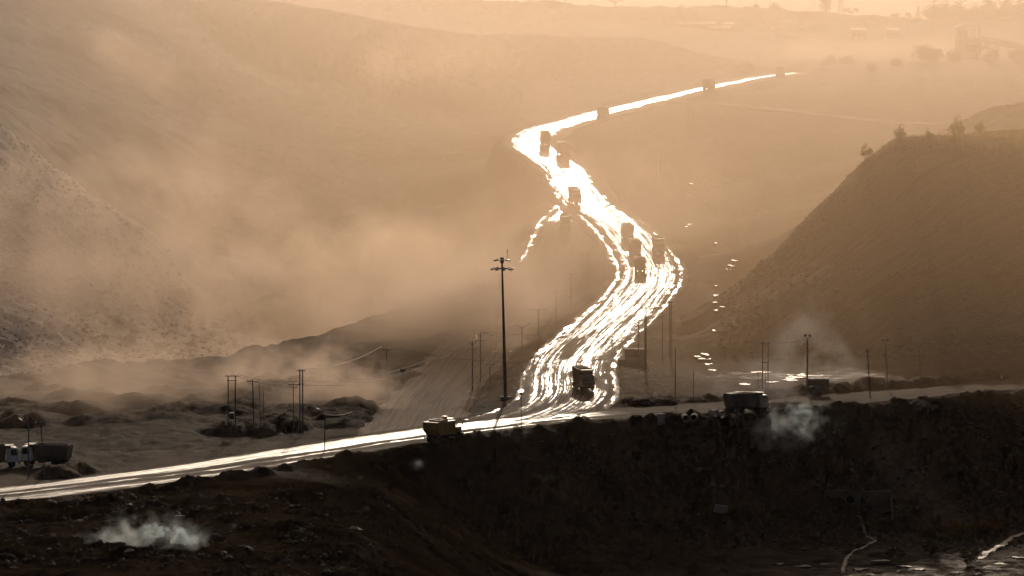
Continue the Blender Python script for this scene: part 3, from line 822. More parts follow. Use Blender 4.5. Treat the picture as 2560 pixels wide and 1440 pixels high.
def make_dump_truck(body_mat, cab_mat, load, tall=3.75):
    root = empty('dump_truck', (0, 0, 0))
    b = MB()
    for s in (-1, 1): b.box(s*.42-.06, s*.42+.06, -3.5, 3.3, .72, .98)
    for y in (-3.4, -2.2, -.9, .6, 1.6, 2.9): b.box(-.36, .36, y-.06, y+.06, .76, .94)
    b.tube((-1.0, -.35, .78), (-1.0, .75, .78), .26, .26, 12)
    b.box(.72, 1.2, -.2, .7, .52, 1.0)
    for y in (2.55, -1.65, -2.95): b.tube((-1.05, y, .53), (1.05, y, .53), .09)
    b.build('chassis', M_STEEL, root)
    for s in (-1, 1):
        wheel(root, s*1.02, 2.55, .53, .32, s)
        for y in (-1.65, -2.95): wheel(root, s*.94, y, .53, .58, s)
    make_cab(root, 1.9, 3.62, .86, 2.85, 2.4, cab_mat)
    # open tipping body, flared, with a lip over the cab
    zb, zt = 1.12, tall
    y0b, y0t, y1b, y1t = -3.55, -3.85, 1.55, 1.72
    hb, ht = 1.08, 1.28
    th = .07
    out_lo = [(-hb,y0b,zb), (hb,y0b,zb), (hb,y1b,zb), (-hb,y1b,zb)]; out_hi = [(-ht,y0t,zt), (ht,y0t,zt), (ht,y1t,zt), (-ht,y1t,zt)]
    in_lo = [(-hb+th,y0b+th,zb+th), (hb-th,y0b+th,zb+th), (hb-th,y1b-th,zb+th), (-hb+th,y1b-th,zb+th)]; in_hi = [(-ht+th,y0t+th,zt), (ht-th,y0t+th,zt), (ht-th,y1t-th,zt), (-ht+th,y1t-th,zt)]
    d = MB()
    d.add(out_lo + out_hi + in_lo + in_hi, [(0,3,2,1), (1,2,6,5), (2,3,7,6), (3,0,4,7), (8,9,10,11), (9,13,14,10), (10,14,15,11), (11,15,12,8), (8,12,13,9),
          (5,6,14,13), (6,7,15,14), (7,4,12,15), (4,5,13,12), (0,1,5,4)])
    d.box(-1.15, 1.15, 1.722, 2.95, zt-.09, zt-.01)
    for s in (-1, 1): d.box(s*1.1-.04, s*1.1+.04, 1.73, 2.4, zt-.45, zt-.092)
    body = d.build('dump_body', body_mat, root)
    for s in (-1, 1):
        for y in np.linspace(-3.2, 1.3, 6):
            r = MB()
            r.hexa([(s*hb,y-.05,zb+.02), (s*(hb+.09),y-.05,zb+.02), (s*(hb+.09),y+.05,zb+.02), (s*hb,y+.05,zb+.02)][::(1 if s > 0 else -1)],
                   [(s*ht,y-.05,zt-.06), (s*(ht+.09),y-.05,zt-.06), (s*(ht+.09),y+.05,zt-.06), (s*ht,y+.05,zt-.06)][::(1 if s > 0 else -1)])
            r.build('side_rib', body_mat, body)
    tg = MB(); tg.hexa([(-hb+.02,y0b-.10,zb-.04), (hb-.02,y0b-.10,zb-.04), (hb-.02,y0b-.012,zb-.04), (-hb+.02,y0b-.012,zb-.04)], [(-ht+.02,y0t-.10,zt-.25), (ht-.02,y0t-.10,zt-.25), (ht-.02,y0t-.012,zt-.25), (-ht+.02,y0t-.012,zt-.25)])
    for z in (zb + .5, zb + 1.2, zb + 1.9):
        f = (z - zb) / (zt - zb); yy = y0b + (y0t - y0b) * f
        tg.box(-hb, hb, yy-.16, yy-.104, z-.05, z+.05)
    tg.build('tailgate', body_mat, body)
    for s in (-1, 1):
        tl = MB(); tl.box(s*.85-.16, s*.85+.16, -3.60, -3.54, .82, .98); tl.build('tail_light', M_TAIL, root)
        mf = MB(); mf.box(s*.95-.30, s*.95+.30, -3.66, -3.63, .22, .80); mf.build('mud_flap', M_TYRE, root)
    if load:
        nx, ny = 9, 13; vs_ = []; fs_ = []
        for i in range(nx):
            for j in range(ny):
                a, c = i / (nx - 1), j / (ny - 1)
                x = (-ht + th + .01) + (2 * ht - 2 * th - .02) * a; y = (y0t + th + .01) + (y1t - y0t - 2 * th - .02) * c
                dome = (math.sin(math.pi * a) * math.sin(math.pi * c)) ** .6
                vs_.append((x, y, zt - .10 + (.48 if load == 'heap' else .34) * dome + .06 * float(pn(np.array([x * 2.1]), np.array([y * 2.1]), 5)[0]) * dome))
        for i in range(nx - 1):
            for j in range(ny - 1): fs_.append((i*ny+j, (i+1)*ny+j, (i+1)*ny+j+1, i*ny+j+1))
        mesh_obj('coal_load' if load == 'heap' else 'tarpaulin', vs_, fs_, M_COAL if load == 'heap' else M_TARP, body, True)
    return root

DT_A = make_dump_truck(M_GREYB, M_CABB, 'heap')
DT_B = make_dump_truck(M_RUST, M_CABB, 'heap', 3.6)
DT_C = make_dump_truck(M_GREYB, M_WHITE, None, 3.3)
DT_D = make_dump_truck(M_GREYB, M_CABB, 'tarp', 3.4)
_used = set()
def put_truck(proto, loc, yaw, pitch, label, group='dump trucks on the haul roads'):
    if proto.name in _used: o = copy_tree(proto)
    else: _used.add(proto.name); o = proto
    o.location = loc
    o.rotation_mode = 'ZXY' if False else 'XYZ'
    o.rotation_euler = (Matrix.Rotation(yaw, 3, 'Z') @ Matrix.Rotation(pitch, 3, 'X')).to_euler()
    tag(o, label, 'dump truck', group)
    return o
def road_truck(proto, line, u, v, direction, label, twist=0.0):
    p, yaw, pit = on_road(line, u, v)
    if direction < 0: yaw += math.pi; pit = -pit
    return put_truck(proto, p, yaw + twist, pit, label)
road_truck(DT_A, R_MAIN, 1460, 974, -1, 'dark loaded dump truck turning at the junction foot of the shining road', 0.25)
road_truck(DT_B, R_MAIN, 1599, 684, 1, 'hazy dump truck lowest of the three climbing nose to tail', 0)
road_truck(DT_A, R_MAIN, 1587, 640, 1, 'hazy dump truck in the middle of the three nose to tail')
road_truck(DT_B, R_MAIN, 1567, 597, 1, 'hazy dump truck uppermost of the three nose to tail')
road_truck(DT_A, R_MAIN, 1646, 632, -1, 'faint dump truck on the outer edge of the bend, dust blowing from it')
road_truck(DT_B, R_BRANCH, 1413, 573, -1, 'dump truck starting down the dry branch road below the fork')
road_truck(DT_A, R_MAIN, 1437, 507, -1, 'dump truck above the fork, bright road on both its sides')
road_truck(DT_B, R_MAIN, 1408, 388, 1, 'faint dump truck at the dry edge of the upper bend')
road_truck(DT_A, R_MAIN, 1363, 361, 1, 'dump truck in the sharp upper bend of the shining road')
road_truck(DT_B, R_MAIN, 1508, 296, 1, 'tiny dump truck below the straight shining stretch')
road_truck(DT_A, R_MAIN, 1772, 224, 1, 'very faint dump truck at the far end of the white stretch')
road_truck(DT_B, R_MAIN, 1951, 192, 1, 'farthest dump truck, a speck at the end of the road')
p, yaw, pit = on_road(R_CROSS, 1868, 1030)
put_truck(DT_D, p, yaw, pit, 'tarpaulin covered dump truck half hidden in smoke on the crossing road')
def ground_truck(proto, u, d, yaw, label):
    x = (u - 1280) * d / F
    return put_truck(proto, Vector((x, d, ground(x, d) + 0.05)), yaw, 0, label, 'white cab trucks parked behind the spoil heap')
ground_truck(DT_C, 108, 592, math.radians(78), 'white cab truck facing left behind two leaning poles')
ground_truck(DT_C, -22, 590, math.radians(-78), 'white cab truck facing right, cut by the picture edge')

# ------------------------------------------------------------------ water tanker
def make_tanker():
    root = empty('water_tanker', (0, 0, 0))
    b = MB()
    for s in (-1, 1): b.box(s*.5-.08, s*.5+.08, -3.0, 3.2, .85, 1.15)
    for y in (-2.6, -1.2, .3, 1.6, 2.9): b.box(-.42, .42, y-.07, y+.07, .88, 1.1)
    for y in (2.3, -1.9): b.tube((-1.2, y, .78), (1.2, y, .78), .13)
    b.build('chassis', M_STEEL, root)
    for s in (-1, 1):
        wheel(root, s*1.15, 2.3, .78, .5, s)
        wheel(root, s*1.02, -1.9, .78, .8, s)
    w = 1.42
    t = MB()
    # boxy tank with under-cut ends
    t.add([(-w,-2.6,1.35), (w,-2.6,1.35), (w,1.2,1.35), (-w,1.2,1.35), (-w,-3.5,2.2), (w,-3.5,2.2), (w,1.35,2.2), (-w,1.35,2.2), (-w,-3.6,3.45), (w,-3.6,3.45), (w,1.35,3.45), (-w,1.35,3.45)],
          [(0,3,2,1), (0,1,5,4), (1,2,6,5), (2,3,7,6), (3,0,4,7), (4,5,9,8), (5,6,10,9), (6,7,11,10), (7,4,8,11), (8,9,10,11)])
    tank = t.build('tank', M_YEL, root)
    for s in (-1, 1):
        for y in (-2.7, -1.5, -.3, .9):
            r = MB(); r.box(s*w + (-.0 if s > 0 else -.06), s*w + (.06 if s > 0 else 0), y-.06, y+.06, 1.5 if y > -2.6 else 1.9, 3.40); r.build('stiffener', M_YEL, tank)
    c = MB()                                        # coaming round the filling opening
    for (x0, x1, y0, y1) in ((-1.05,1.05,-2.5,-2.38), (-1.05,1.05,-.32,-.2), (-1.05,-.93,-2.38,-.32), (.93,1.05,-2.38,-.32)): c.box(x0, x1, y0, y1, 3.452, 3.72)
    c.build('coaming', M_YEL, tank)
    h = MB(); h.box(-.35, .35, .05, .75, 3.452, 3.55); h.box(-.28, .28, .12, .68, 3.55, 4.0); h.box(-.4, .4, 0.0, .8, 4.0, 4.08); h.build('hatch', M_YEL, tank)
    cb = MB()
    cb.hexa([(-1.3,1.45,1.3), (.15,1.45,1.3), (.15,2.6,1.3), (-1.3,2.6,1.3)], [(-1.3,1.45,3.5), (.15,1.45,3.5), (.15,2.45,3.5), (-1.3,2.45,3.5)])
    cb.box(-1.4, .25, 1.40, 2.75, 3.505, 3.6)
    cab = cb.build('cab', M_YEL, root)
    g = MB(); g.hexa([(-1.2,2.585,2.35), (.05,2.585,2.35), (.05,2.60,2.35), (-1.2,2.60,2.35)], [(-1.2,2.50,3.3), (.05,2.50,3.3), (.05,2.515,3.3), (-1.2,2.515,3.3)]); g.build('windscreen', M_GLASS, cab)
    for x in (-1.31, .152): g = MB(); g.box(x, x+.012, 1.6, 2.3, 2.35, 3.25); g.build('side_window', M_GLASS, cab)
    hd = MB(); hd.box(-1.15, 1.15, 2.62, 3.35, 1.2, 2.25); hd.box(.25, 1.3, 1.5, 2.615, 1.3, 2.3); hd.build('hood', M_YEL, root)
    bp = MB(); bp.box(-1.4, 1.4, 3.36, 3.6, .8, 1.3); bp.build('bumper', M_STEEL, root)
    gr = MB()
    for k in range(6): gr.box(-.8, .8, 3.352, 3.38, 1.4+k*.13, 1.48+k*.13)
    gr.build('grille', M_STEEL, root)
    for s in (-1, 1):
        l = MB(); l.box(s*1.0-.12, s*1.0+.12, 3.352, 3.40, 1.5, 1.72); l.build('headlight', M_LENS, root)
        m = MB(); m.tube((s*1.2, 3.1, 2.0), (s*1.45, 3.2, 2.75), .025); m.box(s*1.45-.1, s*1.45+.1, 3.17, 3.23, 2.6, 3.0); m.build('mirror', M_STEEL, root)
    rl = MB()
    for x in (-1.1, -.4, .3, 1.1): rl.tube((x, 3.25, 2.25), (x, 3.25, 2.8), .025)
    rl.tube((-1.1, 3.25, 2.8), (1.1, 3.25, 2.8), .025); rl.tube((-1.1, 3.25, 2.52), (1.1, 3.25, 2.52), .02)
    rl.build('hand_rail', M_STEEL, root)
    ld = MB()
    for y in (1.42, 1.72): ld.tube((1.5, y-.02, .9), (1.5, y-.02, 3.3), .025)
    for k in range(8): ld.tube((1.5, 1.40, 1.0 + k*.3), (1.5, 1.70, 1.0 + k*.3), .02)
    ld.build('ladder', M_STEEL, root)
    sb = MB(); sb.tube((-1.35, -3.3, .95), (1.35, -3.3, .95), .07); 
    for x in (-1.2, -.6, 0, .6, 1.2): sb.tube((x, -3.3, .95), (x, -3.5, .8), .05)
    sb.build('spray_bar', M_STEEL, root)
    return root
tk = make_tanker()
p, yaw, pit = on_road(R_CROSS, 1108, 1106)
tk.location = p; tk.rotation_euler = (0, 0, yaw)
tag(tk, 'yellow boxy water tanker truck wetting the crossing road', 'tanker truck')
# ------------------------------------------------------------------ poles, masts and wires
M_POLE = plain('weathered_pole', (0.10, 0.085, 0.07), 0.6, 0.4, 0.0, 0.4, 0.8)
M_RUSTP = plain('rusted_pole', (0.13, 0.06, 0.035), 0.7, 0.3, 0.0, 0.4, 0.8)
M_GALV = plain('galvanised_steel', (0.30, 0.29, 0.27), 0.42, 0.5, 0.5, 0.4, 0.8)
M_CERAM = plain('ceramic_insulator', (0.22, 0.13, 0.09), 0.25, 0.5, 0, 0.1)
def base_at(u, v, dg, span=45):
    return on_ground(u, v, dg - span, dg + span)
def depth_of(u, v):
    """rough distance of level ground at that height in the photograph"""
    return 68.0 * F / (v - 20.0)
POLE_TOPS = {}
def insulator(mb, x, y, z):
    mb.tube((x, y, z), (x, y, z + .10), .02); mb.tube((x, y, z + .10), (x, y, z + .16), .06, .055, 8); mb.tube((x, y, z + .19), (x, y, z + .25), .05, .03, 8)
def pole(key, u, vt, vb, kind, label, d=None, r=0.11, mat=None, ut=None, rz=0.0, name='utility_pole', cat='utility pole', group=None):
    d = d or depth_of(u, vb)
    b = base_at(u, vb, d)
    h = (vb - vt) * b.y / F
    lean = ((ut - u) * b.y / F) if ut is not None else 0.0
    mat = mat or M_POLE
    root = empty(name, (b.x, b.y, b.z - 0.3), rz)
    tag(root, label, cat, group)
    h += 0.3
    X = lambda z: lean * z / h
    s = MB(); s.tube((0,0,0), (lean,0,h), r, r * .68, 10); s.build('pole', mat, root)
    tops = []
    if kind in ('Y', 'YL'):
        a = MB()
        for sx in (-1, 1): a.tube((X(h-.75),0,h-.75), (X(h)+sx*.62,0,h-.12), .045); a.tube((X(h)+sx*.62,0,h-.12), (X(h)+sx*.62,0,h+.05), .04)
        a.box(X(h-1.5)-.85, X(h-1.5)+.85, .09, .17, h-1.55, h-1.45)
        a.build('crossarm', mat, root)
        i = MB()
        for sx in (-1, 0, 1): insulator(i, X(h)+sx*.62, 0, h + (.05 if sx else 0.0))
        i.build('insulator', M_CERAM, root)
        tops = [(X(h)+k*.62, 0, h+.2) for k in (-1, 0, 1)]
    if kind == 'YL':
        a = MB(); a.path([(X(h-.9),0,h-.9), (X(h)-.5,-.2,h-.4), (X(h)-1.0,-.3,h+.0)], .035); a.build('lamp_arm', mat, root)
        a = MB(); a.box(-.28,.28,-.11,.11,-.06,.06, Matrix.Translation((X(h)-1.15,-.3,h+.12)) @ Matrix.Rotation(.6,4,'Y')); a.build('lamp_head', M_GALV, root)
    if kind in ('T', 'TT'):
        a = MB(); a.box(X(h-.25)-.95, X(h-.25)+.95, .08, .18, h-.30, h-.18)
        for sx in (-1, 1): a.tube((X(h-.9),.05,h-.9), (X(h)+sx*.7,.12,h-.3), .025)
        if kind == 'TT': a.box(X(h-1.6)-.7, X(h-1.6)+.7, .08, .16, h-1.65, h-1.55)
        a.build('crossarm', mat, root)
        i = MB()
        for sx in (-.85, .85): insulator(i, X(h)+sx, .13, h-.18)
        insulator(i, X(h), 0, h); i.build('insulator', M_CERAM, root)
        tops = [(X(h)-.85, .13, h+.07), (X(h), 0, h+.25), (X(h)+.85, .13, h+.07)]
    if kind in ('D', 'DU'):
        up = .75 if kind == 'DU' else .22
        for sx in (-1, 1):
            a = MB(); a.path([(X(h)+sx*.02,0,h-.35), (X(h)+sx*.55,0,h-.35+up*.6), (X(h)+sx*1.25,0,h-.3+up)], .04); ar = a.build('lamp_arm', mat, root)
            a = MB(); a.box(-.33,.33,-.12,.12,-.05,.07, Matrix.Translation((X(h)+sx*1.5,0,h-.26+up*1.1)) @ Matrix.Rotation(-sx*.12,4,'Y')); a.build('lamp_head', M_GALV, ar)
        a = MB(); a.box(X(h-1)-.35, X(h-1)+.35, .05, .11, h-1.03, h-.97); a.build('bracket', mat, root)
        tops = [(X(h)-.3, .08, h-.98), (X(h)+.3, .08, h-.98)]
    if kind == 'S':
        a = MB(); a.path([(X(h),0,h-.3), (X(h)-.35,0,h+.0), (X(h)-.75,0,h+.28)], .035); ar = a.build('lamp_arm', mat, root)
        a = MB(); a.box(-.30,.30,-.11,.11,-.05,.06, Matrix.Translation((X(h)-.98,0,h+.36)) @ Matrix.Rotation(.35,4,'Y')); a.build('lamp_head', M_GALV, ar)
        a = MB(); a.box(X(h-.5)-.16, X(h-.5)+.16, -.14, .16, h-.75, h-.42); a.build('junction_box', M_STEEL, root)
        tops = [(X(h), .1, h-.5)]
    if kind == 'F':        # floodlights on a bracket
        a = MB(); a.box(X(h)-.55, X(h)+.55, -.05, .05, h-.10, h-.02); ar = a.build('bracket', M_GALV, root)
        for sx in (-1, 1):
            a = MB(); a.box(-.2,.2,-.14,.14,-.18,.18, Matrix.Translation((X(h)+sx*.35,-.05,h+.2)) @ Matrix.Rotation(.5,4,'X')); a.build('floodlight', M_GALV, ar)
        tops = [(X(h), 0, h-.3)]
    if kind == 'P':
        tops = [(X(h), 0, h)]
    POLE_TOPS[key] = [Matrix.Translation(root.location) @ Matrix.Rotation(rz, 4, 'Z') @ Vector(t) for t in tops]
    return root

def hframe(key, u0, u1, vt, vb, label, d=None, transformer=False, arms=(0.12,), r=.12, name='double_pole', drop=0.0):
    d = d or depth_of(u0, vb)
    b = base_at(u0, vb, d); h = (vb - vt) * b.y / F + .3
    w = (u1 - u0) * b.y / F
    root = empty(name, (b.x, b.y, b.z - .3)); tag(root, label, 'utility pole')
    for x in (0, w):
        s = MB(); s.tube((x,0,0), (x,drop if x else 0,h), r, r*.7, 10); s.build('pole', M_POLE, root)
    tops = []
    for k, f in enumerate(arms):
        z = h - f * h; e = .5 if k == 0 else .25
        a = MB(); a.box(-e, w + e, .12, .22, z - .07, z + .07); a.build('crossarm', M_POLE, root)
    z = h - arms[0] * h
    i = MB()
    for x in (-.35, w / 2, w + .35): insulator(i, x, .17, z + .07)
    i.build('insulator', M_CERAM, root)
    tops = [(-.35,.17,z+.3), (w/2,.17,z+.3), (w+.35,.17,z+.3)]
    if transformer:
        z = h * .47
        a = MB(); a.box(-.2, w+.2, .10, .24, z-.08, z+.08); a.build('platform', M_POLE, root)
        t = MB(); t.box(w/2-.35, w/2+.35, -.35, .35, h*.27, h*.27+.9)
        for k in range(4): t.box(w/2-.42, w/2-.36, -.3+k*.18, -.22+k*.18, h*.27+.1, h*.27+.75)
        for x in (-.2, 0, .2): t.tube((w/2+x,0,h*.27+.9), (w/2+x,0,h*.27+1.2), .05)
        t.build('transformer', M_STEEL, root)
        a = MB(); a.box(-.2, w+.2, .10, .24, h*.27-.16, h*.27-.02); a.build('platform', M_POLE, root)
    POLE_TOPS[key] = [Vector(root.location) + Vector(t) for t in tops]
    return root

# left, behind the parked trucks
pole('l1', 72, 1050, 1196, 'YL', 'tall pole with lamp and forked top by the white truck cab', 600, .12)
pole('l2', 112, 1063, 1194, 'Y', 'leaning forked-top pole between the two white cab trucks', 600, .11, ut=103)
# group before the pit rim
hframe('h1', 571, 589, 943, 1086, 'double pole carrying a transformer, dust behind it', 640, True, (.01, .09))
pole('m1', 636, 949, 1090, 'T', 'rust-brown pole with lopsided crossarm right of the transformer poles', 636, .12, M_RUSTP, ut=632)
pole('m2', 652, 960, 1083, 'P', 'thin bare pole between rust-brown pole and faint pole', 640, .06, M_RUSTP, ut=648)
pole('m3', 659, 978, 1040, 'P', 'faint short bare pole in the dust', 668, .05)
pole('m4', 733, 958, 1083, 'T', 'slim rust-coloured pole beside the two tallest poles in the dust', 642, .08, M_RUSTP, ut=734)
hframe('h2', 750, 757, 923, 1085, 'pair of close-set tall poles joined by a crossarm in the dust cloud', 641, False, (.03, .23), .12)
pole('n1', 812, 1028, 1141, 'S', 'single-arm street light at the near edge of the left road', 606, .09, name='street_light', cat='street light')
pole('n2', 1303, 975, 1078, 'S', 'thin street light standing before the wet bend', 640, .07, name='street_light', cat='street light')
pole('t1', 967, 872, 975, 'T', 'lone slim pole with short crossarm by the dump signboard', 715, .07)
pole('y1', 1181, 852, 988, 'Y', 'shorter of two forked-top poles left of the light mast', 700, .13)
pole('y2', 1201, 832, 966, 'Y', 'taller of two forked-top poles left of the light mast', 715, .13)
pole('t2', 1225, 908, 962, 'T', 'short pole with small crossarm at the foot of the light mast', 720, .08)
# lamps along the median
LG = 'street lights along the median'
for k, (u, vt, vb, d, kd, lb) in enumerate((
    (1257, 880, 948, 738, 'D', 'double-arm street light just behind the tall light mast'),
    (1305, 817, 897, 772, 'DU', 'street light with steeply raised arms on the median'),
    (1347, 773, 852, 806, 'D', 'double-arm street light second up the median after the raised-arm one'),
    (1390, 727, 815, 832, 'D', 'double-arm street light beside the middle of the dry branch road'),
    (1428, 683, 770, 868, 'D', 'hazy double-arm street light high on the median'),
    (1471, 636, 722, 900, 'D', 'faintest double-arm street light at the top of the median'))):
    pole('s%d' % k, u, vt, vb, kd, lb, d, .085, name='street_light', cat='street light', group=LG)
# fork of the roads
pole('f1', 1463, 462, 531, 'T', 'hazy pole with crossarm standing at the fork', 1030, .09)
pole('f2', 1475, 470, 534, 'P', 'bare pole beside the crossarm pole at the fork', 1028, .09)
pole('f3', 1493, 530, 606, 'P', 'faint bare pole below the fork', 985, .08)
pole('f4', 1511, 590, 655, 'P', 'faint bare pole by the wet road bulge', 945, .08)
pole('f5', 1303, 420, 488, 'P', 'very faint bare pole on the pit side of the fork', 1135, .10)
pole('f6', 1645, 380, 470, 'P', 'very faint bare pole right of the upper bend', 1075, .10)
pole('f7', 1659, 203, 254, 'P', 'dark pole crossing the straight white stretch', 1310, .11)
pole('f8', 1551, 222, 275, 'P', 'faint pole near the far dump truck on the straight', 1275, .09)
pole('f9', 1720, 250, 318, 'T', 'faint pole below the side road fork', 1230, .10)
# substation side
pole('u1', 1596, 797, 912, 'TT', 'pole with two crossarms by the stepped concrete pump house', 765, .09)
hframe('u2', 1612, 1615, 768, 925, 'very tall close-set pair of poles beside the pump house', 755, False, (.02, .34), .11)
pole('u3', 1656, 773, 905, 'P', 'plain slim pole between two tall pairs of poles', 770, .09)
hframe('u4', 1674, 1678, 752, 890, 'tallest pair of poles, wires leading off to the grassy hill', 780, False, (.03,), .12)
pole('u5', 1688, 868, 998, 'P', 'slim pole standing alone right of the junction', 692, .08)
pole('u6', 1734, 925, 998, 'P', 'short bare post right of the junction', 692, .06)
hframe('v1', 1906, 1920, 852, 975, 'rust-red double pole with cross brace behind the smoke', 712, False, (.04, .42), .1)
pole('v2', 1895, 930, 982, 'P', 'short post at the smoke, left of the double pole', 706, .06)
pole('v3', 1914, 930, 984, 'P', 'short post inside the feet of the double pole', 704, .06)
pole('w1', 2018, 846, 976, 'F', 'pale floodlight pole beside the checkpost shed', 712, .17, M_GALV, name='floodlight_pole', cat='floodlight')
pole('w2', 2177, 870, 1008, 'Y', 'leaning forked-top pole in front of the road at the hill foot', 690, .11, ut=2167)
pole('w3', 2219, 852, 968, 'F', 'tilted floodlight pole at the foot of the grassy hill', 716, .13, M_GALV, ut=2212, name='floodlight_pole', cat='floodlight')
pole('w4', 2301, 868, 958, 'F', 'thin lamp pole, last before the picture edge at the hill foot', 722, .08, ut=2296, name='floodlight_pole', cat='floodlight')
# skyline poles
for k, (u, vt, vb, d, r, lb) in enumerate(((2295, 8, 62, 1985, .16, 'T-topped pole in the sky gap of the far ridge'), (2365, -40, 48, 1950, .2, 'tall pole rising out of the skyline bushes'), (2370, -40, 48, 1950, .2, 'second tall pole close by in the skyline bushes'),
                                         (2036, -30, 32, 2030, .15, 'thin pole left of the round skyline tree'), (2028, -30, 32, 2030, .12, 'thinnest pole left of the round skyline tree'), (1085, -10, 66, 1480, .12, 'faint pole on the crest of the big spoil hill'))):
    pole('sky%d' % k, u, vt, vb, 'T' if k == 0 else 'P', lb, d, r)

# ---- high mast with its lamp carriage
def high_mast():
    b = base_at(1264, 996, 697)
    h = (996 - 652) * b.y / F
    lean = (1255 - 1264) * b.y / F
    root = empty('light_mast', (b.x, b.y, b.z - .2)); tag(root, 'tall tapering light mast with ring of floodlights', 'light mast')
    s = MB(); s.tube((0,0,0), (lean,0,h), .33, .15, 16); s.build('mast', M_POLE, root)
    bs = MB(); bs.box(-.9,.9,-.9,.9,0,.5); bs.build('plinth', plain('cast_concrete', (0.32,0.29,0.25), .85, .2, 0, .4), root)
    rg = MB(); n = 20
    for zz, rr in ((h-1.05, 1.35), (h-.95, .45)):
        pts = [(lean + rr*math.cos(2*math.pi*i/n), rr*math.sin(2*math.pi*i/n), zz) for i in range(n + 1)]
        rg.path(pts, .06)
    for i in range(6):
        a = 2*math.pi*i/6 + .2
        rg.tube((lean + .2*math.cos(a), .2*math.sin(a), h-1.0), (lean + 1.5*math.cos(a), 1.5*math.sin(a), h-1.05), .05)
    ring = rg.build('lamp_carriage', M_STEEL, root)
    for i in range(9):
        a = 2*math.pi*i/9
        f = MB(); M = Matrix.Translation((lean + 1.75*math.cos(a), 1.75*math.sin(a), h-1.1)) @ Matrix.Rotation(a, 4, 'Z') @ Matrix.Rotation(.35, 4, 'Y')
        f.box(-.3,.3,-.22,.22,-.12,.14, M); f.build('floodlight', M_GALV, ring)
    hd = MB()
    hd.tube((lean,0,h-.1), (lean,0,h+.75), .32, .3, 12); hd.tube((lean,0,h+.75), (lean,0,h+.95), .42, .25, 12)
    hd.build('head_frame', M_STEEL, root)
    for i in range(6):
        a = 2*math.pi*i/6 + .5
        f = MB(); M = Matrix.Translation((lean + 1.25*math.cos(a), 1.25*math.sin(a), h+.45)) @ Matrix.Rotation(a, 4, 'Z') @ Matrix.Rotation(.2, 4, 'Y')
        f.box(-.32,.32,-.2,.2,-.13,.13, M); f.tube((lean,0,h+.4), (lean + 1.0*math.cos(a), 1.0*math.sin(a), h+.42), .05); f.build('floodlight', M_GALV, root)
    rod = MB(); rod.tube((lean+.95,0,h+.4), (lean+.95,0,h+2.1), .035); rod.tube((lean+.95,0,h+2.0), (lean+.95,0,h+2.25), .11, .09, 8); rod.build('warning_lamp', M_GALV, root)
    rd = MB(); rd.tube((lean,0,h+.9), (lean,0,h+1.9), .03, .012); rd.build('lightning_rod', M_STEEL, root)
    hp = MB(); hp.path([(lean-.35,-.2,h-1.0), (lean*.6-.9,-.2,h*.65), (-1.9,-.2,h*.3), (-2.6,-.2,2.6)], .014, 5); hp.build('hoist_cable', M_STEEL, root)
high_mast()

# ---- overhead wires
def wire(a, b, sag, label, r=.03):
    pts = []
    for i in range(15):
        t = i / 14; p = a.lerp(b, t); p.z -= sag * 4 * t * (1 - t); pts.append(p)
    m = MB().path(pts, r, 5)
    o = m.build('overhead_wire', M_STEEL)
    tag(o, label, 'wire', 'overhead wires')
T = POLE_TOPS
WL = 'thin overhead wire strung from %s'
wire(T['h2'][2], T['t1'][0] + Vector((0,0,.3)), 1.0, WL % 'close-set tall poles to lone slim pole', .03)
wire(T['h2'][1] - Vector((0,0,2)), T['y1'][0], 2.2, WL % 'close-set poles to shorter forked-top pole, upper')
wire(T['h2'][2] - Vector((0,0,2.6)), T['y1'][1], 2.6, WL % 'close-set poles to shorter forked-top pole, lower')
wire(T['h1'][2], T['h2'][0] - Vector((0,0,2)), .5, WL % 'transformer double pole to close-set tall poles, upper')
wire(T['h1'][1], T['h2'][0] - Vector((0,0,3)), .5, WL % 'transformer double pole to close-set tall poles, lower')
wire(T['m1'][2], T['m4'][0], .5, WL % 'rust-brown pole to slim rust-coloured pole')
wire(T['y1'][2], T['y2'][0], .2, WL % 'shorter to taller forked-top pole')
wire(T['y2'][1], T['s1'][0], .8, WL % 'taller forked-top pole to raised-arm street light, upper')
wire(T['y2'][2], T['s1'][1], 1.1, WL % 'taller forked-top pole to raised-arm street light, lower')
wire(T['y2'][2], T['u1'][0], 1.6, WL % 'taller forked-top pole across the wet road to pump house', .02)
wire(T['t1'][2], T['u5'][0] + Vector((-12, 0, -2)), 1.5, WL % 'lone slim pole low across the branch road')
pR = P(2010, 715, 838)
wire(T['u4'][2], pR, 1.2, WL % 'tallest pair of poles to the grassy hill, upper', .03)
wire(T['u4'][1] - Vector((0,0,2.4)), pR - Vector((4,0,1.2)), 1.0, WL % 'tallest pair of poles to the grassy hill, lower', .03)
wire(T['u2'][2], T['u4'][0] - Vector((0,0,1)), .5, WL % 'pump house pair to tallest pair of poles')
wire(T['u1'][2], T['u2'][0] - Vector((0,0,2.3)), .1, WL % 'two-crossarm pole to pump house pair')
wire(T['v1'][2], T['w1'][0], .5, WL % 'rust-red double pole to pale floodlight pole')
wire(T['w2'][2], T['w3'][0], .6, WL % 'leaning forked-top pole to tilted floodlight pole')
wire(T['n1'][0], P(880, 1030, 660), .3, WL % 'single-arm street light toward the dust')
del T

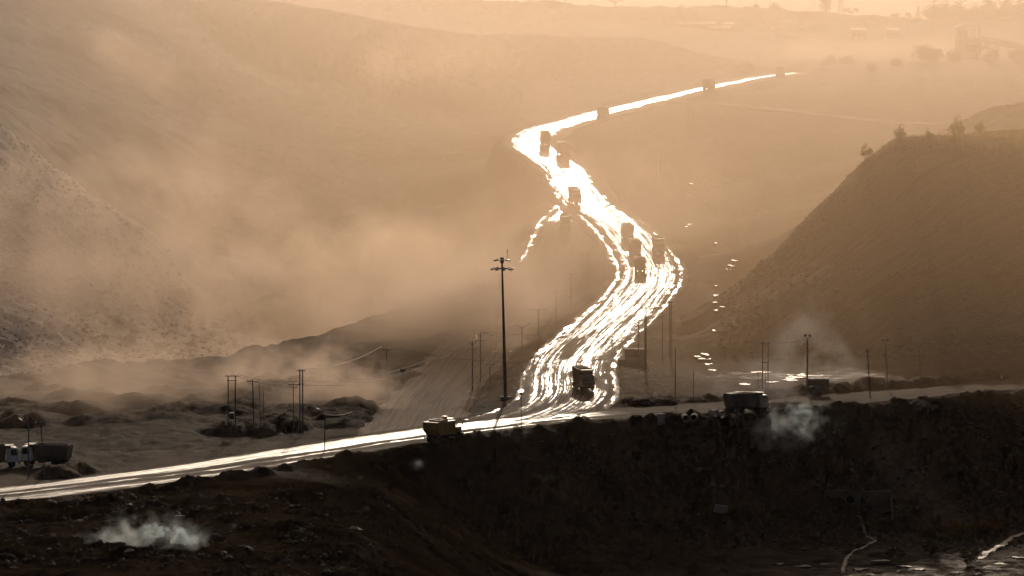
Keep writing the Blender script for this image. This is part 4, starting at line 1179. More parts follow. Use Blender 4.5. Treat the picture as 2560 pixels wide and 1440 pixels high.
# ---- lattice pylons far behind
def pylon(u, vt, vb, d, label):
    b = P(u, vb, d); b.z = ground(b.x, b.y); h = (vb - vt) * d / F
    root = empty('lattice_pylon', b); tag(root, label, 'pylon', 'lattice pylons on the skyline')
    m = MB(); w0 = h * .085; w1 = h * .018; n = 9
    W = lambda f: w0 + (w1 - w0) * min(f / .8, 1)
    for sx in (-1, 1):
        for sy in (-1, 1):
            for i in range(n):
                f0, f1 = i / n, (i + 1) / n
                m.tube((sx*W(f0), sy*W(f0), h*f0), (sx*W(f1), sy*W(f1), h*f1), .12, .12, 4)
                m.tube((sx*W(f0), sy*W(f0), h*f0), (-sx*W(f1), sy*W(f1), h*f1), .07, .07, 4)
    m.build('tower', M_GALV, root)
    for f in (.74, .84, .94):
        a = MB(); a.tube((-h*.13,0,h*f), (h*.13,0,h*f), .12, .12, 4); a.tube((-h*.13,0,h*f), (0,0,h*(f+.04)), .08, .08, 4); a.tube((h*.13,0,h*f), (0,0,h*(f+.04)), .08, .08, 4); a.build('crossarm', M_GALV, root)
pylon(2102, -60, 40, 2150, 'lattice pylon behind the round skyline tree')
pylon(2335, -50, 45, 2400, 'pale lattice pylon cut by the picture top beside two tall poles')
pylon(2222, 12, 70, 3600, 'smallest, palest lattice pylon in the sky gap')
# ------------------------------------------------------------------ small structures
M_CONC = plain('weathered_concrete', (0.34, 0.31, 0.27), 0.85, 0.25, 0, 0.5, 0.7)
M_CONCD = plain('stained_concrete', (0.15, 0.108, 0.068), 0.9, 0.25, 0, 0.6, 0.5)
M_BLUE = plain('faded_blue_sheet', (0.16, 0.22, 0.26), 0.6, 0.4, 0, 0.4)
M_SHEET = plain('tin_roof_sheet', (0.36, 0.33, 0.29), 0.7, 0.25, 0.0, 0.3, 1.0)
M_SIGN = plain('sign_board_paint', (0.10, 0.09, 0.08), 0.6, 0.3, 0, 0.4)
M_BRICK = plain('dusty_wall_render', (0.30, 0.23, 0.17), 0.9, 0.2, 0, 0.4, 0.5)

def pump_house():
    b = base_at(1588, 912, 765); b.z -= .4
    r = empty('pump_house', b, math.radians(-6)); tag(r, 'stepped low concrete pump house at the wet road edge', 'building')
    m = MB(); m.box(-2.0, 1.9, 0, 3.2, 0, 3.1); m.build('wall', M_BRICK, r)
    m = MB(); m.box(-2.2, 2.1, -.2, 3.4, 3.102, 3.3); m.build('roof', M_CONC, r)
    m = MB(); m.box(-3.0, 1.4, -3.4, -.22, 0, 1.5); m.build('tank_wall', M_BRICK, r)
    m = MB(); m.box(-3.15, 1.55, -3.55, -.21, 1.502, 1.66); m.build('tank_slab', M_CONC, r)
    m = MB(); m.box(-.4, .5, -.035, -.004, 1.7, 2.9); m.build('door', M_STEEL, r)
    m = MB(); m.path([(1.62,-2.2,.4), (1.62,-2.2,1.2), (2.4,-2.2,1.2)], .07); m.build('pipe', M_GALV, r)
pump_house()

def checkpost():
    b = base_at(2045, 976, 712); b.z -= .1
    r = empty('checkpost_shed', b); tag(r, 'small open-fronted checkpost shed with flat roof beside the floodlight pole', 'shed')
    for x in (-1.75, 1.75):
        for y in (-1.1, 1.1):
            m = MB(); m.tube((x,y,0), (x,y,2.1), .06); m.build('post', M_STEEL, r)
    m = MB(); m.box(-1.72, 1.72, 1.04, 1.10, .9, 2.0); m.box(-1.9, 1.85, -1.16, -1.10, 1.0, 2.0); m.build('wall_sheet', M_SIGN, r)
    m = MB(); m.hexa([(-2.0,-1.3,2.1), (2.0,-1.3,2.1), (2.0,1.3,2.2), (-2.0,1.3,2.2)], [(-2.0,-1.3,2.18), (2.0,-1.3,2.18), (2.0,1.3,2.28), (-2.0,1.3,2.28)]); m.build('roof', M_SHEET, r)
    m = MB(); m.box(-.55, .5, -.9, .9, 0, 1.3); m.box(-.45, .4, -.96, -.902, .5, 1.1); m.build('booth', M_BLUE, r)
checkpost()

def signboard():
    b = base_at(1007, 942, 738)
    r = empty('sign_board', b); tag(r, 'small dark blank sign board on one post above the dust', 'sign')
    m = MB(); m.tube((0,0,-.3), (0,0,1.5), .05); m.build('post', M_STEEL, r)
    m = MB(); m.box(-.5, .5, -.06, -.02, .75, 1.5); m.build('board', M_SIGN, r)
signboard()

def culvert():
    p = on_ground(2142, 1250, 600, 690)
    r = empty('culvert', (p.x, p.y - 2.0, p.z - 2.0), 0); tag(r, 'stained concrete culvert wall with two round pipe mouths', 'culvert')
    # head wall with two round holes (ring of quads around each)
    w, h, n = 5.4, 3.4, 24
    cs = [(-1.15, 1.75), (1.15, 1.75)]; rad = .8
    m = MB()
    def panel(x0, x1, z0, z1, cx, cz):
        base = len(m.v)
        for y in (0, .35):
            for i in range(n):
                a = 2*math.pi*i/n; ca, sa = math.cos(a), math.sin(a)
                m.v.append((cx + rad*ca, y, cz + rad*sa))
                k = 1e9
                if ca > 1e-6: k = min(k, (x1-cx)/ca)
                if ca < -1e-6: k = min(k, (x0-cx)/ca)
                if sa > 1e-6: k = min(k, (z1-cz)/sa)
                if sa < -1e-6: k = min(k, (z0-cz)/sa)
                m.v.append((cx + k*ca, y, cz + k*sa))
        for i in range(n):
            j = (i+1) % n
            m.f.append((base+2*i, base+2*i+1, base+2*j+1, base+2*j))
            m.f.append((base+2*n+2*i, base+2*n+2*j, base+2*n+2*j+1, base+2*n+2*i+1))
            m.f.append((base+2*i, base+2*j, base+2*n+2*j, base+2*n+2*i))
    panel(-2.3, 0, .2, 3.2, *cs[0]); panel(0, 2.3, .2, 3.2, *cs[1])
    m.box(-w, -2.302, .0, .35, 0.2, 3.2); m.box(2.302, w, .0, .35, .2, 3.2); m.box(-w, w, -.3, .4, -1.2, .198)
    m.build('head_wall', M_CONCD, r)
    for s in (-1, 1):
        q = MB(); q.hexa([(s*w - .2, -4.0, -1.2), (s*w + .2, -4.0, -1.2), (s*w + .2, -.01, -1.2), (s*w - .2, -.01, -1.2)], [(s*w - .2, -4.0, -.4), (s*w + .2, -4.0, -.4), (s*w + .2, -.01, 2.6), (s*w - .2, -.01, 2.6)]); q.build('wing_wall', M_CONCD, r)
    for cx, cz in cs:
        q = MB(); k = 24
        for y in (-.12, 6.0):
            for rr in (rad-.012, rad-.10):
                for i in range(k):
                    a = 2*math.pi*i/k; q.v.append((cx + rr*math.cos(a), y, cz + rr*math.sin(a)))
        for i in range(k):
            j = (i+1) % k
            q.f += [(i, j, k+j, k+i), (2*k+i, 3*k+i, 3*k+j, 2*k+j), (i, 2*k+i, 2*k+j, j), (k+i, k+j, 3*k+j, 3*k+i)]
        q.f.append(tuple(3*k+i for i in range(k)))
        q.build('pipe', M_CONCD, r)
culvert()

# concrete pipes waiting at the edge of the embankment
def make_pipe():
    q = MB(); k = 20; ro, ri, L = .62, .50, 2.4
    for y in (-L/2, L/2):
        for rr in (ro, ri):
            for i in range(k):
                a = 2*math.pi*i/k; q.v.append((rr*math.cos(a), y, ro + rr*math.sin(a)))
    for i in range(k):
        j = (i+1) % k
        q.f += [(i, k+i, k+j, j), (2*k+i, 2*k+j, 3*k+j, 3*k+i), (i, j, 2*k+j, 2*k+i), (k+i, 3*k+i, 3*k+j, k+j)]
    return q.build('concrete_pipe', M_CONC)
cpipe = make_pipe()
for k, (u, v, rz, lb) in enumerate(((1713, 1058, .1, 'concrete pipe lying first on the embankment edge'), (1735, 1056, -.1, 'concrete pipe touching the first one on the embankment edge'),
                                    (1785, 1050, .25, 'concrete pipe third along the embankment edge, nearer the smoke'), (1804, 1047, .1, 'concrete pipe last along the embankment edge, nearest the smoke'))):
    o = cpipe if k == 0 else cpipe.copy()
    if k: COL.objects.link(o)
    p = base_at(u, v, 668, 25)
    o.location = (p.x, p.y, p.z + .1); o.rotation_euler = (0, 0, rz)
    tag(o, lb, 'pipe', 'concrete pipes on the embankment')

def block():
    p = base_at(1653, 1058, 665, 25)
    m = MB(); m.hexa([(-.62,-.5,-.3), (.62,-.5,-.3), (.62,.5,-.3), (-.62,.5,-.3)], [(-.56,-.42,1.55), (.56,-.42,1.55), (.56,.42,1.62), (-.56,.42,1.62)])
    o = m.build('concrete_block', M_CONC); o.location = p
    tag(o, 'upright grey concrete block at the road edge left of the pipes', 'concrete block')
    p = base_at(1800, 1284, 655, 40)
    m = MB(); m.hexa([(-1.1,-.25,0), (1.1,-.25,0), (1.0,.2,0), (-1.1,.2,0)], [(-1.2,-.1,1.1), (.9,-.05,1.3), (.9,.3,1.3), (-1.1,.3,1.15)])
    o = m.build('concrete_slab', M_CONC); o.location = p; o.rotation_euler = (.25, .25, .2)
    tag(o, 'broken pale concrete slab tilted on the dark embankment foot', 'slab')
    p = base_at(2503, 960, 722, 25)
    m = MB(); m.box(-.12,.12,-.1,.1,-.2,1.6); o = m.build('marker_post', M_WHITE); o.location = p; o.rotation_euler = (0, .08, 0)
    m = MB(); m.box(-.14,.14,-.12,.12,.5,.9); q = m.build('band', M_STEEL, o)
    tag(o, 'short white marker post by the road near the picture edge', 'post')
    p = base_at(570, 1074, 650, 25)
    r = empty('marker_post', p); tag(r, 'small white marker on two stakes under the transformer poles', 'post')
    for x, h in ((-.28, 1.0), (.25, 1.5)): m = MB(); m.tube((x,0,-.2), (x,0,h), .04); m.build('stake', M_STEEL, r)
    m = MB(); m.box(-.42,-.16,-.05,0,.55,1.05); m.box(.1,.4,-.05,0,1.2,1.5); m.build('plate', M_WHITE, r)
block()

# ------------------------------------------------------------------ far works: conveyor tower, sheds
def conveyor_tower():
    b = P(2420, 152, 1600); b.z = ground(b.x, b.y) - .5
    s = 1600 / F
    r = empty('conveyor_tower', b); tag(r, 'faint conveyor tower with open top storey and sloping gallery', 'tower')
    w = 30 * s; zt = 55 * s; z2 = 82 * s
    m = MB(); m.box(-w, w, -4, 4, 0, zt); m.build('lower_storey', M_BRICK, r)
    m = MB(); m.box(-w-.4, w+.4, -4.4, 4.4, zt+.002, zt+.5); m.build('floor_slab', M_CONC, r)
    for x in (-w+.3, -w*.2, w*.4, w-.3):
        for y in (-3.7, 3.7): m = MB(); m.box(x-.25, x+.25, y-.25, y+.25, zt+.502, z2); m.build('column', M_CONC, r)
    m = MB(); m.box(-w+.6, -w*.25, -3.4, -3.2, zt+.502, z2-.5); m.build('wall_panel', M_BRICK, r)
    m = MB(); W2 = w + 1.2
    m.add([(-W2,-5,z2), (W2,-5,z2), (W2,5,z2), (-W2,5,z2), (-W2,-5,z2+.2), (W2,-5,z2+.2), (W2,5,z2+.2), (-W2,5,z2+.2), (-w*.2,0,z2+2.0), (w*.3,0,z2+2.0)],
          [(0,3,2,1), (0,1,5,4), (1,2,6,5), (2,3,7,6), (3,0,4,7), (4,5,9,8), (5,6,9), (6,7,8,9), (7,4,8)]); m.build('roof', M_SHEET, r)
    m = MB(); x0, x1 = w + .02, w + 150 * s
    za, zb = zt + 1.0, zt - 4.0
    m.hexa([(x0,-1.6,za-2.2), (x1,-1.6,zb-2.2), (x1,1.6,zb-2.2), (x0,1.6,za-2.2)], [(x0,-1.6,za), (x1,-1.6,zb), (x1,1.6,zb), (x0,1.6,za)]); gal = m.build('gallery', M_BRICK, r)
    m = MB(); m.hexa([(x0,-1.9,za+.002), (x1,-1.9,zb+.002), (x1,1.9,zb+.002), (x0,1.9,za+.002)], [(x0,-1.9,za+.2), (x1,-1.9,zb+.2), (x1,1.9,zb+.2), (x0,1.9,za+.2)]); m.build('gallery_roof', M_SHEET, gal)
    for f in (.15, .3, .48, .66, .85):
        x = x0 + (x1 - x0) * f; z = za + (zb - za) * f - 2.2
        m = MB()
        for y in (-1.4, 1.4): m.tube((x,y,-3), (x,y,z), .18, .18, 6)
        m.tube((x,-1.4,z*.3), (x,1.4,z*.7), .1, .1, 5); m.build('trestle', M_STEEL, r)
conveyor_tower()
def far_shed(u, v, d, w, h, dp, label, roof=M_SHEET):
    b = P(u, v, d); b.z = ground(b.x, b.y) - .4
    r = empty('far_shed', b); tag(r, label, 'shed', 'sheds on the far workings')
    m = MB(); m.box(-w/2, w/2, -dp/2, dp/2, 0, h); wl = m.build('wall', M_BRICK, r)
    m = MB(); e = .5
    m.hexa([(-w/2-e,-dp/2-e,h+.002), (w/2+e,-dp/2-e,h+.002), (w/2+e,dp/2+e,h+.9), (-w/2-e,dp/2+e,h+.9)], [(-w/2-e,-dp/2-e,h+.15), (w/2+e,-dp/2-e,h+.15), (w/2+e,dp/2+e,h+1.05), (-w/2-e,dp/2+e,h+1.05)]); m.build('roof', roof, r)
    for x in np.linspace(-w*.32, w*.32, 3):
        m = MB(); m.box(x-.6, x+.6, -dp/2-.03, -dp/2-.004, h*.35, h*.75); m.build('window', M_GLASS, r)
far_shed(1776, 80, 1850, 4.2, 3.2, 5, 'small far shed with bright roof, first of two')
far_shed(1822, 80, 1850, 4.2, 3.2, 5, 'small far shed with bright roof, second of two')
far_shed(1735, 84, 1840, 14, 2.6, 6, 'long low far shed left of the two bright roofs', M_CONC)
far_shed(1800, 86, 1835, 9, 2.8, 5, 'dull low far shed between the two bright roofs', M_CONC)
far_shed(2145, 90, 1800, 6, 4.5, 6, 'far shed with gleaming roof under the wooded slope')
far_shed(2233, 92, 1800, 5, 4.0, 6, 'far shed with small gleaming roof in the drifting dust')
# ------------------------------------------------------------------ vegetation
def leaf_mat(name, a, b, trans=0.35):
    t = NT(name)
    n = t.noise(t.coord(), 1.3, 3)
    c = t.mix(t.ramp(n, .3, .7), a, b)
    d = t.n('ShaderNodeBsdfDiffuse'); t.l(c, d.inputs['Color'])
    tr = t.n('ShaderNodeBsdfTranslucent'); t.l(c, tr.inputs['Color'])
    m = t.n('ShaderNodeMixShader'); m.inputs[0].default_value = trans
    t.l(d.outputs[0], m.inputs[1]); t.l(tr.outputs[0], m.inputs[2]); t.l(m.outputs[0], t.out.inputs['Surface'])
    return t.m
M_LEAF = leaf_mat('dusty_leaf', (0.05, 0.055, 0.018), (0.10, 0.095, 0.03))
M_LEAFY = leaf_mat('yellow_green_leaf', (0.10, 0.105, 0.02), (0.20, 0.18, 0.04), .5)
M_DRY = leaf_mat('dry_brush_leaf', (0.022, 0.013, 0.005), (0.05, 0.028, 0.009), .35)
M_RUSTL = leaf_mat('rust_brown_leaf', (0.07, 0.034, 0.01), (0.15, 0.075, 0.02), .35)
M_BARK = plain('bark', (0.09, 0.07, 0.05), 0.9, 0.2, 0, 0.4)
M_STRAW = leaf_mat('dry_grass_blade', (0.12, 0.085, 0.03), (0.24, 0.17, 0.06), .45)

def leaf_cloud(centres, radii, per, size, seed, flat=1.0):
    g = np.random.default_rng(seed)
    vs_ = []; fs_ = []
    for (c, r) in zip(centres, radii):
        n = int(per * r * r)
        d = g.normal(size=(n, 3)); d /= np.linalg.norm(d, axis=1)[:, None]
        rr = r * (0.35 + 0.65 * g.random(n) ** 0.5)
        p = np.array(c) + d * rr[:, None] * np.array([1, 1, flat])
        a = g.normal(size=(n, 3)); a /= np.linalg.norm(a, axis=1)[:, None]
        b = np.cross(a, g.normal(size=(n, 3))); b /= np.linalg.norm(b, axis=1)[:, None]
        s = size * (0.6 + 0.8 * g.random(n))[:, None]
        base = len(vs_)
        q = np.stack([p - a * s, p + b * s * .55, p + a * s, p - b * s * .55], 1).reshape(-1, 3)
        vs_ += q.tolist(); fs_ += [(base + 4*i, base + 4*i + 1, base + 4*i + 2, base + 4*i + 3) for i in range(n)]
    return vs_, fs_

def make_tree(name, kind, seed, leafm):
    g = random.Random(seed)
    root = empty(name, (0, 0, 0))
    b = MB(); cs = []; rs = []
    if kind == 'round':
        b.tube((0,0,-.5), (.1,0,2.2), .28, .2); 
        for i in range(7):
            a = i * .9 + g.random(); e = Vector((math.cos(a) * g.uniform(1, 2), math.sin(a) * g.uniform(1, 2), g.uniform(3.2, 5.6)))
            b.tube((.1,0,g.uniform(1.4, 2.2)), e, .13, .04)
        for i in range(22):
            a = g.random() * 6.3; z = g.uniform(2.4, 7.2); rad = 2.6 * math.sqrt(max(.1, 1 - ((z - 4.6) / 3.0) ** 2)) * g.random() ** .5
            cs.append((rad * math.cos(a), rad * math.sin(a), z)); rs.append(g.uniform(.7, 1.25))
        vs_, fs_ = leaf_cloud(cs, rs, 60, .22, seed)
    elif kind == 'spread':
        b.tube((0,0,-.5), (.2,0,2.6), .25, .18)
        for i in range(10):
            a = i * .63 + g.random() * .3; L = g.uniform(1.6, 4.2); e = Vector((math.cos(a) * L, math.sin(a) * L, g.uniform(3.4, 5.6)))
            m = Vector((math.cos(a) * L * .4, math.sin(a) * L * .4, 3.4)); b.tube((.2,0,2.0 + .06 * i), m, .12, .07); b.tube(m, e, .07, .025)
            for k in range(3): cs.append((e.x + g.uniform(-.9, .9), e.y + g.uniform(-.9, .9), e.z + g.uniform(-.4, .7))); rs.append(g.uniform(.5, 1.0))
        vs_, fs_ = leaf_cloud(cs, rs, 55, .2, seed, .6)
    elif kind == 'sparse':
        b.tube((0,0,-.5), (.3,0,7.2), .16, .05)
        for i in range(16):
            z = g.uniform(2.6, 7.0); a = g.random() * 6.3; L = g.uniform(.8, 2.6) * (1.1 - abs(z - 5) / 5)
            e = Vector((.3 * z / 7 + math.cos(a) * L, math.sin(a) * L, z + g.uniform(.3, 1.1))); b.tube((.3 * z / 7, 0, z), e, .05, .018)
            cs.append(tuple(e)); rs.append(g.uniform(.22, .5))
        vs_, fs_ = leaf_cloud(cs, rs, 130, .16, seed, .7)
    elif kind == 'bush':
        for i in range(7):
            a = i * .9; L = g.uniform(.5, 1.2); e = Vector((math.cos(a) * L, math.sin(a) * L, g.uniform(.9, 2.2))); b.tube((0,0,-.3), e, .05, .015)
            for k in range(3): cs.append((e.x * g.uniform(.4, 1.2), e.y * g.uniform(.4, 1.2), e.z * g.uniform(.5, 1.15))); rs.append(g.uniform(.3, .62))
        vs_, fs_ = leaf_cloud(cs, rs, 120, .13, seed)
    else:   # broad thicket mass
        for i in range(12):
            a = i * .52; L = g.uniform(.5, 3.2); e = Vector((math.cos(a) * L, math.sin(a) * L * .6, g.uniform(1.5, 3.4))); b.tube((e.x * .3, e.y * .3, -.4), e, .10, .03)
            for k in range(3): cs.append((e.x * g.uniform(.7, 1.3), e.y * g.uniform(.5, 1.3), e.z * g.uniform(.45, 1.1))); rs.append(g.uniform(.6, 1.1))
        vs_, fs_ = leaf_cloud(cs, rs, 55, .2, seed)
    b.build('trunk', M_BARK, root)
    mesh_obj('crown', vs_, fs_, leafm, root)
    return root
PROTO = {'round': make_tree('broadleaf_tree', 'round', 3, M_LEAF), 'spread': make_tree('spreading_tree', 'spread', 5, M_LEAF), 'sparse': make_tree('sparse_tree', 'sparse', 9, M_LEAF),
         'bush': make_tree('bush', 'bush', 11, M_LEAFY), 'darkbush': make_tree('bush', 'bush', 15, M_LEAF), 'thicket': make_tree('thicket_bush', 'thicket', 13, M_LEAF), 'brush': make_tree('dry_bush', 'bush', 17, M_DRY), 'rust': make_tree('dry_bush', 'thicket', 19, M_RUSTL)}
_first = {k: True for k in PROTO}
def plant(kind, loc, s, label, cat, group, rz=None, sz=None):
    pr = PROTO[kind]
    o = pr if _first[kind] else copy_tree(pr)
    _first[kind] = False
    o.location = loc; o.rotation_euler = (0, 0, rng.uniform(0, 6.28) if rz is None else rz); o.scale = (s, s, s * (sz or 1))
    tag(o, label, cat, group)
    return o
def at_depth(u, v, d, sink=0.0):
    p = P(u, v, d); return Vector((p.x, d, ground(p.x, d) - sink))
HT = 'bushes on the grassy hill'
plant('darkbush', on_ground(2168, 402, 840, 900), 1.2, 'round bush hanging on the slope edge of the grassy hill', 'bush', HT)
plant('bush', on_ground(2251, 351, 840, 900) , 1.2, 'wind-blown bush at the shoulder of the grassy hill', 'bush', HT)
plant('bush', on_ground(2322, 345, 840, 900), .7, 'smallest bush on top of the grassy hill', 'bush', HT)
plant('bush', at_depth(2395, 335, 905), 1.6, 'tall yellow-green young tree on the grassy hill top', 'bush', HT, sz=1.15)
plant('bush', at_depth(2450, 338, 915), 1.15, 'thin leafless-looking bush right of the tall young tree', 'bush', HT)
plant('bush', on_ground(2385, 362, 850, 905), .9, 'low green bush on the grass below the tall young tree', 'bush', HT)
plant('bush', on_ground(2530, 385, 850, 905), 1.0, 'low green bush near the picture edge on the hill top', 'bush', HT)
FT = 'trees on the far skyline'
far_list = [
    ('round', 2066, 32, 2030, 1.25, 'round dark tree standing on the far ridge against the sky'),
    ('spread', 2128, 46, 2020, .9, 'low tree right of the round skyline tree'),
    ('spread', 1816, 16, 2060, 1.0, 'spreading tree at the left end of the bright skyline'),
    ('thicket', 1937, 22, 2050, 1.25, 'bushy tree on top of the far ridge'),
    ('thicket', 1890, 20, 2050, .9, 'low bush on the far ridge left of the bushy tree'),
    ('spread', 2255, 66, 1990, 1.3, 'flat-topped tree cluster in the dip of the skyline'),
    ('thicket', 2215, 68, 1995, 1.0, 'low bush in the dip of the skyline'),
    ('thicket', 2330, 62, 1970, 2.1, 'broad skyline thicket left of the tall poles'),
    ('thicket', 2375, 56, 1960, 2.2, 'peaked skyline thicket at the foot of the tall poles'),
    ('sparse', 2398, 46, 1950, 1.7, 'tall airy tree right of the tall poles'),
    ('sparse', 2432, 50, 1950, 1.2, 'smaller airy tree right of the tall airy one'),
    ('sparse', 2461, 48, 1950, 1.6, 'thin tall airy tree with tufted top'),
    ('thicket', 2425, 60, 1955, 1.9, 'skyline thicket under the airy trees'),
    ('spread', 2490, 52, 1950, 1.9, 'wide spreading tree near the right skyline'),
    ('thicket', 2535, 52, 1945, 2.4, 'dense skyline thicket at the picture edge'),
    ('thicket', 2160, 66, 2000, 1.3, 'low thicket right of the flat roofed far shed on the skyline'), ('thicket', 2290, 66, 1985, 1.2, 'low thicket at the foot of the T-topped skyline pole'), ('thicket', 2350, 60, 1965, 2.6, 'widest thicket of the right skyline'),
    ('thicket', 2402, 60, 1955, 2.3, 'thicket between tall poles and airy trees'), ('thicket', 2452, 60, 1950, 2.2, 'thicket under the tufted airy tree'), ('thicket', 2480, 58, 1950, 2.4, 'thicket under the wide spreading tree'), ('thicket', 2560, 54, 1945, 2.6, 'skyline thicket cut by the picture edge'), ('thicket', 2508, 58, 1948, 2.3, 'thicket beside the dense one at the edge'),
    ('spread', 1415, 10, 1900, .9, 'faint small tree on the far ridge beyond the spoil hill'),
    ('spread', 1538, 22, 1900, 1.1, 'faint spreading tree on the far ridge beyond the spoil hill'),
    ('thicket', 1700, 30, 1900, 1.0, 'faint bush on the far ridge left of the far sheds')]
for (k, u, v, d, s, lb) in far_list: plant(k, at_depth(u, v, d, .3), s, lb, 'tree', FT)
MT = 'thickets on the dusty slope below the conveyor tower'
for (k, u, v, d, s, lb) in (('thicket', 2330, 172, 1500, 1.9, 'dark dome of bushes left of the conveyor tower'), ('round', 2305, 178, 1490, .9, 'tree inside the dark dome of bushes'), ('thicket', 2385, 172, 1510, 1.4, 'bush right of the dark dome, below the tower'),
                            ('thicket', 2070, 172, 1560, 1.5, 'hazy rounded bush above the far road end'), ('thicket', 2115, 176, 1545, 1.2, 'hazy bush right of the rounded one'), ('thicket', 2240, 190, 1480, 1.1, 'low bush on the slope left of the dome'),
                            ('thicket', 2480, 170, 1480, 1.6, 'bush under the sloping gallery'), ('thicket', 2550, 165, 1480, 1.7, 'bush at the picture edge below the gallery'), ('thicket', 2180, 195, 1470, .9, 'lowest hazy bush on the dusty slope'),
                            ('spread', 2440, 165, 1530, 1.1, 'small tree at the tower foot')):
    plant(k, at_depth(u, v, d, .3), s, lb, 'bush', MT)
# dark brush on the embankment and by the stream: nothing tells them apart
BL = 'dark dry brush tuft growing on the shaded embankment'
for i in range(46):
    u = rng.uniform(1180, 2540); v = rng.uniform(1090, 1330)
    p = on_ground(u, v, 600, 735)
    plant('brush', p, rng.uniform(.35, .85), BL, 'bush', 'brush tufts on the embankment')
for (u, v, s, lb) in ((2235, 1400, .95, 'dark bush at the stream bank, middle of three'), (2330, 1392, .9, 'dark bush on the stream bank left of the broad one'), (2420, 1412, 1.15, 'broad dark bush on the stream bank'),
                      (2400, 1345, 1.3, 'rust-brown bush above the stream'), (2470, 1330, 1.2, 'rust-brown bush near the right bend of the stream'), (2320, 1340, 1.0, 'rust-brown bush below the culvert')):
    plant('rust' if 'rust' in lb else 'brush', on_ground(u, v, 560, 700), s * (.75 if 'rust' in lb else 1.3), lb, 'bush', 'bushes along the stream', sz=.7)
# grass on the hill top
def grass_sheet():
    vs_ = []; fs_ = []
    n = 0
    while n < 16000:
        u = rng.uniform(2140, 2640); d = rng.uniform(815, 930)
        x = (u - 1280) * d / F; z = ground(x, d)
        _, v = pix(x, d, z)
        k = (v - 338) / 130.0
        if rng.random() < max(0, k) ** .7 or v > 470: continue
        h = rng.uniform(.25, .75); a = rng.uniform(0, 6.28); w = .05; lx, ly = rng.normal() * .2, rng.normal() * .2
        b = len(vs_)
        vs_ += [(x - w * math.cos(a), d - w * math.sin(a), z - .05), (x + w * math.cos(a), d + w * math.sin(a), z - .05), (x + lx, d + ly, z + h)]
        fs_.append((b, b + 1, b + 2)); n += 1
    o = mesh_obj('dry_grass', vs_, fs_, M_STRAW); tag(o, 'dry straw-coloured grass covering the hill top', 'grass', kind='stuff')
grass_sheet()

def tussocks():
    vs_ = []; fs_ = []; n = 0
    while n < 1500:
        u = rng.uniform(1850, 2640); d = rng.uniform(775, 890); x = (u - 1280) * d / F; z = ground(x, d)
        _, v = pix(x, d, z)
        if v < 360 or v > 860 or rng.random() > .25 + .75 * (900 - v) / 540 or float(fbm(np.array([x / 9.0]), np.array([d / 12.0]), 2, 160)[0]) < rng.uniform(-.4, .3): continue
        for k in range(5):
            h = rng.uniform(.3, .8); a = rng.uniform(0, 6.28); w = .07; lx, ly = rng.normal() * .3, rng.normal() * .3; b = len(vs_)
            vs_ += [(x - w * math.cos(a), d - w * math.sin(a), z - .05), (x + w * math.cos(a), d + w * math.sin(a), z - .05), (x + lx, d + ly, z + h)]; fs_.append((b, b + 1, b + 2))
        n += 1
    o = mesh_obj('grass_tussocks', vs_, fs_, M_STRAW); tag(o, 'scattered dry tussocks down the slope of the grassy hill', 'grass', kind='stuff')
tussocks()

# ------------------------------------------------------------------ stones
M_ROCK = plain('pale_rock', (0.42, 0.38, 0.34), 0.8, 0.3, 0, 0.4, 1.0)
M_ROCKD = plain('dark_shale', (0.045, 0.031, 0.02), 0.75, 0.2, 0, 0.3, 1.0)
def rock_shape(seed, flat=.7):
    bm = bmesh.new(); bmesh.ops.create_icosphere(bm, subdivisions=1, radius=1)
    g = np.random.default_rng(seed)
    for v in bm.verts:
        k = 1 + g.uniform(-.34, .30); v.co = Vector((v.co.x * k * g.uniform(.85, 1.2), v.co.y * k, v.co.z * k * flat))
    vs_ = [tuple(v.co) for v in bm.verts]; bm.verts.index_update(); fs_ = [tuple(v.index for v in f.verts) for f in bm.faces]; bm.free()
    return np.array(vs_), fs_
ROCKS = [rock_shape(i, .55 + .1 * (i % 4)) for i in range(8)]
def rubble(name, spots, mat, label):
    vs_ = []; fs_ = []
    for (x, y, z, s) in spots:
        rv, rf = ROCKS[int(rng.integers(8))]
        a = rng.uniform(0, 6.28); c, sn = math.cos(a), math.sin(a)
        q = rv * s; q = np.c_[q[:, 0] * c - q[:, 1] * sn + x, q[:, 0] * sn + q[:, 1] * c + y, q[:, 2] + z + s * .1]
        b = len(vs_); vs_ += q.tolist(); fs_ += [(i + b, j + b, k + b) for (i, j, k) in rf]
    o = mesh_obj(name, vs_, fs_, mat); tag(o, label, 'rubble', kind='stuff')
def spots(n, u0, u1, d0, d1, s0, s1, test=None):
    out = []
    while len(out) < n:
        u = rng.uniform(u0, u1); d = rng.uniform(d0, d1); x = (u - 1280) * d / F; z = ground(x, d)
        if test and not test(u, d, x, z): continue
        out.append((x, d, z, s0 + (s1 - s0) * rng.random() ** 3))
    return out
def in_fan(u, d, x, z):
    _, v = pix(x, d, z)
    return v > 305 + .75 * u and v < 935 and u < 650
rubble('scree_rubble', spots(3600, -120, 640, 890, 1080, .15, .7, in_fan), M_ROCK, 'pale loose stones covering the scree fan')
rubble('spoil_rubble', spots(2600, -100, 1000, 475, 560, .06, .42, lambda u, d, x, z: float(fbm(np.array([x / 5.0]), np.array([d / 6.0]), 2, 150)[0]) > rng.uniform(-.1, .5)), M_ROCKD, 'dark shale pieces strewn over the near bench')
rubble('embankment_rubble', spots(3000, 1250, 2600, 628, 722, .08, .45, lambda u, d, x, z: z < -1.2), M_ROCKD, 'dark stones on the shaded embankment face')
rubble('hill_rubble', spots(2600, 1800, 2640, 755, 850, .1, .6, lambda u, d, x, z: 900 > pix(x, d, z)[1] > 480 + rng.uniform(0, 300) and rng.random() < .9), plain('hill_stone', (0.15, 0.115, 0.085), 0.9, 0.1, 0, 0.4), 'brown stones rolled down the grassy hill')
